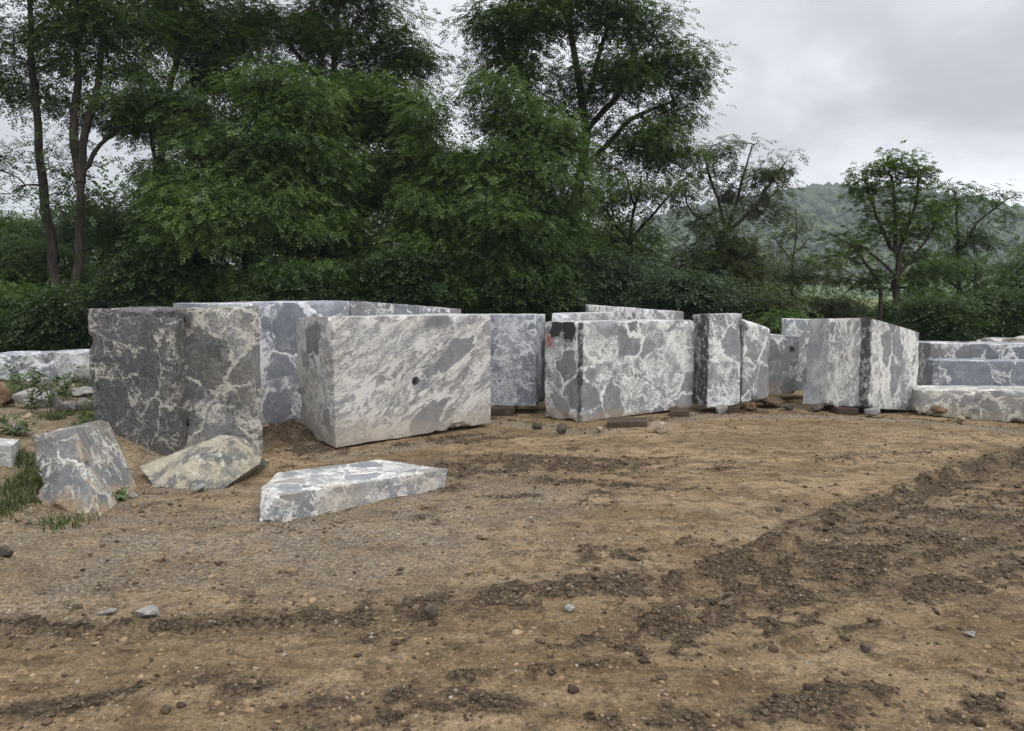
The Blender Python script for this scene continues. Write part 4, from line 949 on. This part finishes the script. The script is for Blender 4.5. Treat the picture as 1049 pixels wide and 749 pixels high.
tree('many stemmed tree with upright branches, standing over the streaked breccia block', 17.0, [([(917, 345), (917, 300), (918, 260)], 0.11), ([(918, 265), (895, 220), (885, 185)], 0.05), ([(918, 265), (915, 215), (912, 180)], 0.055), ([(918, 262), (935, 215), (940, 182)], 0.05), ([(917, 280), (885, 255), (862, 240)], 0.04), ([(918, 285), (948, 245), (960, 220)], 0.04), ([(902, 345), (900, 290), (875, 255), (850, 240)], 0.05)],
     [(882, 192, 9, 20, 0, 1.3), (913, 188, 10, 22, 0, 1.3), (940, 186, 9, 20, 0, 1.3), (897, 225, 10, 24, 0, 1.2), (926, 220, 10, 26, 0, 1.2), (864, 245, 18, 9, 0, 1.1), (957, 224, 9, 18, 0, 1.1), (850, 268, 16, 8, 0, 1), (880, 255, 14, 24, 0, .9), (912, 250, 12, 24, 0, .9), (940, 252, 14, 26, .2, 1), (865, 285, 20, 14, .3, .8), (900, 285, 22, 16, .3, .8), (945, 288, 24, 18, .3, .9), (925, 172, 6, 16, 0, 1.2), (898, 178, 6, 16, 0, 1.2), (912, 166, 5, 12, 0, 1.3), (938, 170, 5, 12, 0, 1.3), (884, 176, 5, 12, 0, 1.2)], 260, 9, L_light, seed=13, clump=0.14, L=0.12, droop=-0.1, tipr=0.007)
tree('thin branched tree with loose open crown leaning toward the right edge', 19.0, [([(985, 345), (982, 290), (980, 240), (978, 205)], 0.08), ([(981, 260), (1003, 225), (1030, 205), (1040, 200)], 0.04), ([(980, 245), (962, 220), (958, 205)], 0.03)],
     [(985, 200, 20, 14, 0, 1), (1015, 200, 24, 12, 0, 0.9), (965, 215, 16, 18, 0, 0.8), (1000, 225, 30, 12, 0, 0.6), (1035, 222, 14, 10, 0, 0.6), (975, 245, 28, 16, 0, 0.9), (975, 270, 24, 18, 0, .9), (1005, 255, 22, 14, 0, .8), (975, 188, 10, 10, 0, .9)], 100, 9, L_dark, seed=14, clump=0.17, tipr=0.0065)
tree('dark dense tree mass at the right edge above the slab stack', 18.0, [([(1000, 350), (1002, 300), (1000, 270)], 0.10), ([(1001, 310), (1040, 275), (1050, 265)], 0.05), ([(1000, 310), (965, 280), (955, 270)], 0.05)],
     [(1000, 275, 45, 22, 0, 1), (960, 295, 35, 28, 0, 1), (1035, 300, 40, 30, 0, 1), (1000, 315, 60, 28, -0.2, 1.1), (1060, 270, 30, 30, .3, .9)], 150, 20, L_dark, seed=15)

# bird nest in its tree
nb_c = at(745, 201, 18.4); tb = Tubes(); r = np.random.default_rng(99)
for q in range(150):
    v = r.normal(size=3); v /= np.linalg.norm(v); w = np.cross(v, r.normal(size=3)); w /= np.linalg.norm(w); th = np.linspace(0, r.uniform(0.8, 1.9), 6)
    rr = r.uniform(0.07, 0.19) ** 1.0; tb.add((np.cos(th)[:, None] * v + np.sin(th)[:, None] * w) * rr * np.array((1.05, 1.05, 0.85)), np.full(6, 0.0055), 4)
tag(link('bird_nest', tb.mesh('bird_nest', M_bark), nb_c), 'dark round nest of twigs high in the open crowned tree', 'nest')

# --- bushes and undergrowth along the back
BU = [
 ('dark bramble bush at the foot of the forked locust', 14.0, 85, 325, 45, 32, 130, 24, L_under),
 ('green bush at the left picture edge behind the far slab', 14.5, 5, 328, 45, 38, 140, 24, L_mid),
 ('rounded mid green bush left, below the slender locust', 16.5, 25, 285, 50, 45, 200, 24, L_mid),
 ('bright leafed bush at the left edge below the pale sky gap', 19.0, -10, 255, 60, 40, 170, 22, L_light),
 ('tall grey green bush behind the forked locust trunk', 19.0, 105, 245, 45, 50, 170, 20, L_blue),
 ('dark glossy bush directly above the dark rough block', 14.0, 160, 282, 38, 36, 140, 26, L_under),
 ('shaded bush above the long blue grey block', 13.8, 310, 306, 50, 18, 100, 24, L_under),
 ('low bush with brighter tips left of the dense crown', 14.2, 222, 300, 38, 20, 100, 24, L_mid),
 ('deep shaded bush above the pale drilled block', 14.3, 410, 290, 45, 36, 150, 26, L_under),
 ('dark bush above the raised lacy block', 14.6, 535, 304, 42, 22, 110, 26, L_under),
 ('grey green shrub above the paint marked block', 15.5, 620, 292, 44, 34, 170, 24, L_blue),
 ('pale grey leafed shrub above the net veined block', 15.0, 697, 305, 38, 24, 150, 24, L_blue),
 ('mid green bush behind the round shouldered block', 15.5, 770, 318, 34, 20, 110, 22, L_olive),
 ('bright green low bush in the gap over the knotted block', 14.5, 798, 334, 15, 12, 40, 20, L_light),
 ('olive bush behind the bluish slab', 19.0, 845, 318, 34, 16, 80, 18, L_olive),
 ('dark bush right of the breccia block', 15.0, 962, 326, 24, 24, 100, 24, L_under),
 ('dark bush at the right picture edge behind the stack', 15.5, 1035, 322, 40, 24, 120, 24, L_under),
 ('light bush low between the stems of the many stemmed tree', 17.8, 930, 328, 30, 14, 60, 18, L_light)]
for k, b in enumerate(BU): bush(b[0], b[1], b[2], b[3], b[4], b[5], b[6], b[7], b[8], 40 + k)

# far wood behind the first row: reads as one mass
def far_wood():
    r = np.random.default_rng(77); O = []; Dv = []; T = []
    spots = [(px, r.uniform(25, 32), r.uniform(0.75, 1.25)) for px in range(-240, 640, 26)] + [(px, r.uniform(30, 40), r.uniform(0.55, 0.8)) for px in list(range(640, 830, 24)) + list(range(940, 1300, 26))]
    for px, Yd, s in spots:
        top = 205 if px < 100 else 120 if px < 480 else 190 if px < 640 else 285
        hgt = at(px, top, Yd)[2] * s * 0.9; c = at(px, 300, Yd)
        for _ in range(46):
            v = r.normal(size=3); v /= np.linalg.norm(v); q = np.array((c[0] + v[0] * 1.5, Yd + v[1] * 1.5, hgt * (0.5 + 0.5 * v[2] * r.random() ** 0.4)))
            n = 18; off = r.normal(size=(n, 3)) * np.array((0.5, 0.5, 0.25)); O.append(q + off); d = off + r.normal(size=(n, 3)) * 0.4; d[:, 2] -= 0.3; Dv.append(d); T.append(np.full(n, r.uniform(0, 0.8)))
    O = np.concatenate(O); Dv = np.concatenate(Dv)
    me = leaves('woodland', O, Dv, np.full(len(O), 0.34), np.full(len(O), 0.10), np.full(len(O), 0.16), 2, L_dark, (0, 0, 0), 5, np.concatenate(T))
    tag(link('woodland', me), 'dark green woodland closing the view behind the nearer trees', 'woodland', kind='stuff')
far_wood()

# ------------------------------------------------------------------ hills and their forest
HD = 520.0
def hill_h(x, y):
    cx = at(850, 300, HD)[0]
    s = np.where(x < cx, 150.0, 95.0)
    ridge = 66 * np.exp(-((x - cx) / s) ** 2 / 2) * (1 + 0.05 * fbm(x * 0.02, y * 0.02, 0, 5, 3))
    h1 = ridge * np.exp(-((y - HD) / 150.0) ** 2 / 2) * sstep(245, 400, y)
    h2 = sstep(245, 450, y) * 62 * np.exp(-((x - 640) / 190.0) ** 2 / 2 - ((y - 760) / 200.0) ** 2 / 2)
    h3 = sstep(245, 450, y) * 34 * np.exp(-((x + 420) / 260.0) ** 2 / 2 - ((y - 700) / 200.0) ** 2 / 2)
    return np.maximum(np.maximum(h1, h2), h3) + np.where(y > 0, 0, 0)
hx = np.linspace(-800, 1000, 161); hy = np.linspace(230, 880, 90); HX, HY = np.meshgrid(hx, hy)
HZ = hill_h(HX, HY) - 1.5
i = np.arange(89)[:, None] * 161; j = np.arange(160)[None, :]
t = NT('hill_grass'); o = t.obj(); M_hill = t.finish(t.mix(t.ss(t.noise(o, 0.02, 4), 0.4, 0.6), (0.05, 0.085, 0.03), (0.10, 0.13, 0.045)), 1.0, None, 0.1)
tag(link('hills', np_mesh('hills', np.stack((HX, HY, HZ), -1).reshape(-1, 3), 4, np.stack((i + j, i + j + 1, i + 161 + j + 1, i + 161 + j), -1).reshape(-1, 4), M_hill, True)), kind='structure')
r = np.random.default_rng(8); n = 44000
fx = r.uniform(-200, 800, n); fy = r.uniform(300, 800, n); fh = hill_h(fx, fy)
ok = (fh > 5) & (r.random(n) < np.where(fbm(fx * 0.012, fy * 0.012, 0, 61, 3) > -0.22, 1.0, 0.25)); fx, fy, fh = fx[ok][:17000], fy[ok][:17000], fh[ok][:17000]
fs = r.uniform(1.5, 3.2, len(fx))
M_forest = leaf_mat('forest_leaf', (0.022, 0.046, 0.016), (0.070, 0.105, 0.032), 0.2)
tag(scatter_stones('forest', np.stack((fx, fy, fh + fs * 0.5), -1), fs, 1.05, M_forest, 18, IV, IF, 0.16), 'hazy wooded slopes of the far hill', 'forest', kind='stuff')

# ------------------------------------------------------------------ grass and weeds on the left bank
def blades(name, P, h, mat, seed, w=0.006):
    r = np.random.default_rng(seed); n = len(P); a = r.uniform(0, 2 * PI, n); lean = r.normal(size=(n, 2)) * 0.45
    d = np.stack((np.cos(a), np.sin(a), np.zeros(n)), -1) * w
    hh = h * r.uniform(0.5, 1.2, n); tip = P + np.stack((lean[:, 0] * hh, lean[:, 1] * hh, hh), -1); mid = P + np.stack((lean[:, 0] * hh * 0.3, lean[:, 1] * hh * 0.3, hh * 0.6), -1)
    V = np.stack((P - d, P + d, mid + d * 0.7, mid - d * 0.7, mid - d * 0.7, mid + d * 0.7, tip + d * 0.05, tip - d * 0.05), 1).reshape(-1, 3)
    return np_mesh(name, V, 4, np.arange(len(V)), mat, False, {'tint': np.repeat(r.random(n), 8)})
M_grass = leaf_mat('grass_blade', (0.048, 0.074, 0.022), (0.13, 0.145, 0.06), 0.3)
r = np.random.default_rng(33); cl = []
for (px, py, sx, sy, n) in [(12, 495, 22, 8, 1300), (30, 405, 45, 8, 2600), (70, 398, 30, 6, 2000), (75, 430, 18, 4, 1400), (20, 438, 28, 5, 1700), (60, 538, 16, 3, 120), (105, 512, 6, 3, 60), (5, 470, 12, 6, 700), (25, 378, 40, 5, 900), (8, 520, 10, 6, 300)]:
    c = G(px, py); k = c[1] / F; m_ = n
    x = c[0] + r.normal(size=m_) * sx * k; y = c[1] + r.normal(size=m_) * sy * k * 4.5
    keep = (fbm(x * 3, y * 3, 0, 44, 3) > -0.1); x, y = x[keep], y[keep]; cl.append(np.stack((x, y, hz(x, y, False)), -1))
cl = np.concatenate(cl)
tag(link('grass', blades('grass', cl, np.full(len(cl), 0.075), M_grass, 34)), 'short green grass tufts on the bank at the left edge', 'grass', kind='stuff')
M_weed = leaf_mat('weed_leaf', (0.05, 0.085, 0.03), (0.12, 0.16, 0.06), 0.3)
def weed(label, px, py, hpx, seed, spread=0.12):
    g = G(px, py); h = hpx / F * g[1]; r = np.random.default_rng(seed); root = empty('weed', g); tag(root, label, 'weed', 'weeds on the left bank')
    tb = Tubes(); O = []; Dv = []
    for s in range(4):
        top = np.array((r.normal() * spread, r.normal() * spread, h * r.uniform(0.6, 1.0))); s_ = np.linspace(0, 1, 8); pts = s_[:, None] * top; pts[:, :2] *= (s_ ** 1.5)[:, None]
        tb.add(pts, np.linspace(0.006, 0.003, 8), 4)
        for q in range(26):
            u = r.uniform(0.15, 1); O.append(u * top); a = r.uniform(0, 2 * PI); Dv.append((math.cos(a), math.sin(a), r.uniform(-0.1, 0.6)))
    link('stem', tb.mesh('stem', M_weed), (0, 0, 0), root)
    O = np.array(O); link('leaf_spray', leaves('leaf_spray', O, np.array(Dv), np.full(len(O), 0.05), np.full(len(O), 0.03), np.full(len(O), 0.09), 0, M_weed, (0, 0, 0), seed, np.full(len(O), 0.5)), (0, 0, 0), root)
weed('tall thin weed standing up before the far left slab', 33, 425, 62, 1)
weed('spreading leafy weed growing out of the rubble heap', 22, 408, 40, 2, 0.25)
weed('weed between the rubble heap and the dark rough block', 52, 422, 46, 3, 0.15)
weed('bushy weed low on the bank, left of the dark rough block', 84, 432, 26, 6, 0.18)
weed('broad weed on the bank above the cut pale block end', 16, 446, 24, 7, 0.22)
weed('thin weed in front of the pale broken lump by the far left slab', 68, 410, 40, 8, 0.12)
weed('small weed at the left edge of the bank', 6, 415, 36, 4, 0.2)
weed('low weed at the right foot of the leaning slab', 121, 512, 12, 5, 0.06)

# ------------------------------------------------------------------ air
hm = bpy.data.materials.new('haze_air'); hm.use_nodes = True; nt_ = hm.node_tree; nt_.nodes.clear()
ho = nt_.nodes.new('ShaderNodeOutputMaterial'); pv = nt_.nodes.new('ShaderNodeVolumePrincipled')
pv.inputs['Color'].default_value = (0.82, 0.90, 0.97, 1); pv.inputs['Density'].default_value = 0.0006
nt_.links.new(pv.outputs[0], ho.inputs['Volume'])
bm = bmesh.new(); bmesh.ops.create_cube(bm, size=1.0); hme = bpy.data.meshes.new('haze'); bm.to_mesh(hme); bm.free(); hme.materials.append(hm)
hz_o = link('haze', hme, (75, 400, 41)); hz_o.scale = (2600, 1500, 92); tag(hz_o, 'pale damp air over the yard and hills', 'haze', kind='stuff')

# ------------------------------------------------------------------ sky and sun
w = bpy.data.worlds.new('World'); scene.world = w; w.use_nodes = True; nt_ = w.node_tree; nt_.nodes.clear()
class WT(NT):
    def __init__(s, tree): s.t = tree
t = WT(nt_); wo = t.n('ShaderNodeOutputWorld'); bg = t.n('ShaderNodeBackground')
SUN_EL, SUN_AZ = math.radians(55), math.radians(132)
sky = t.n('ShaderNodeTexSky'); sky.sky_type = 'NISHITA'; sky.sun_disc = False; sky.sun_elevation = SUN_EL; sky.sun_rotation = SUN_AZ
dirv = t.n('ShaderNodeTexCoord').outputs['Generated']
sp = t.n('ShaderNodeSeparateXYZ'); t.put(sp.inputs[0], dirv)
el = t.math('MAXIMUM', sp.outputs[2], 0.0)
cv = t.n('ShaderNodeCombineXYZ'); den = t.math('ADD', el, 0.22)
t.put(cv.inputs[0], t.math('DIVIDE', sp.outputs[0], den)); t.put(cv.inputs[1], t.math('DIVIDE', sp.outputs[1], den))
cn = t.noise(cv.outputs[0], 0.85, 6, 0.55, 0.4); cn2 = t.noise(t.vm('ADD', cv.outputs[0], (4.3, 1.1, 0)), 0.35, 4, 0.5)
cl_ = t.math('ADD', t.math('MULTIPLY', cn, 0.6), t.math('MULTIPLY', cn2, 0.4))
lum = t.ss(cl_, 0.38, 0.62, 0.50, 1.15)
lum = t.math('MULTIPLY', lum, t.ss(el, 0.30, 0.95, 1.0, 2.1))
cc = t.vm('SCALE', (0.965, 0.985, 1.03), t.math('MULTIPLY', lum, 10.0))
skc = t.mix(0.93, sky.outputs[0], cc)
t.put(bg.inputs['Color'], skc); bg.inputs['Strength'].default_value = 0.1
nt_.links.new(bg.outputs[0], wo.inputs['Surface'])
sd = bpy.data.lights.new('sun', 'SUN'); sd.energy = 1.4; sd.angle = math.radians(22); sd.color = (1.0, 0.96, 0.9)
so = bpy.data.objects.new('sun', sd); COL.objects.link(so)
dv = Vector((math.sin(SUN_AZ) * math.cos(SUN_EL), math.cos(SUN_AZ) * math.cos(SUN_EL), math.sin(SUN_EL)))
so.rotation_euler = (-dv).to_track_quat('-Z', 'Y').to_euler(); so.location = dv * 30

scene.view_settings.view_transform = 'Standard'; scene.view_settings.look = 'None'
scene.view_settings.exposure = 0.25; scene.view_settings.gamma = 1.0
scene.cycles.max_bounces = 6; scene.cycles.diffuse_bounces = 3; scene.cycles.transmission_bounces = 3; scene.cycles.volume_bounces = 0; scene.cycles.transparent_max_bounces = 4
scene.cycles.use_adaptive_sampling = True
scene.cycles.use_denoising = True
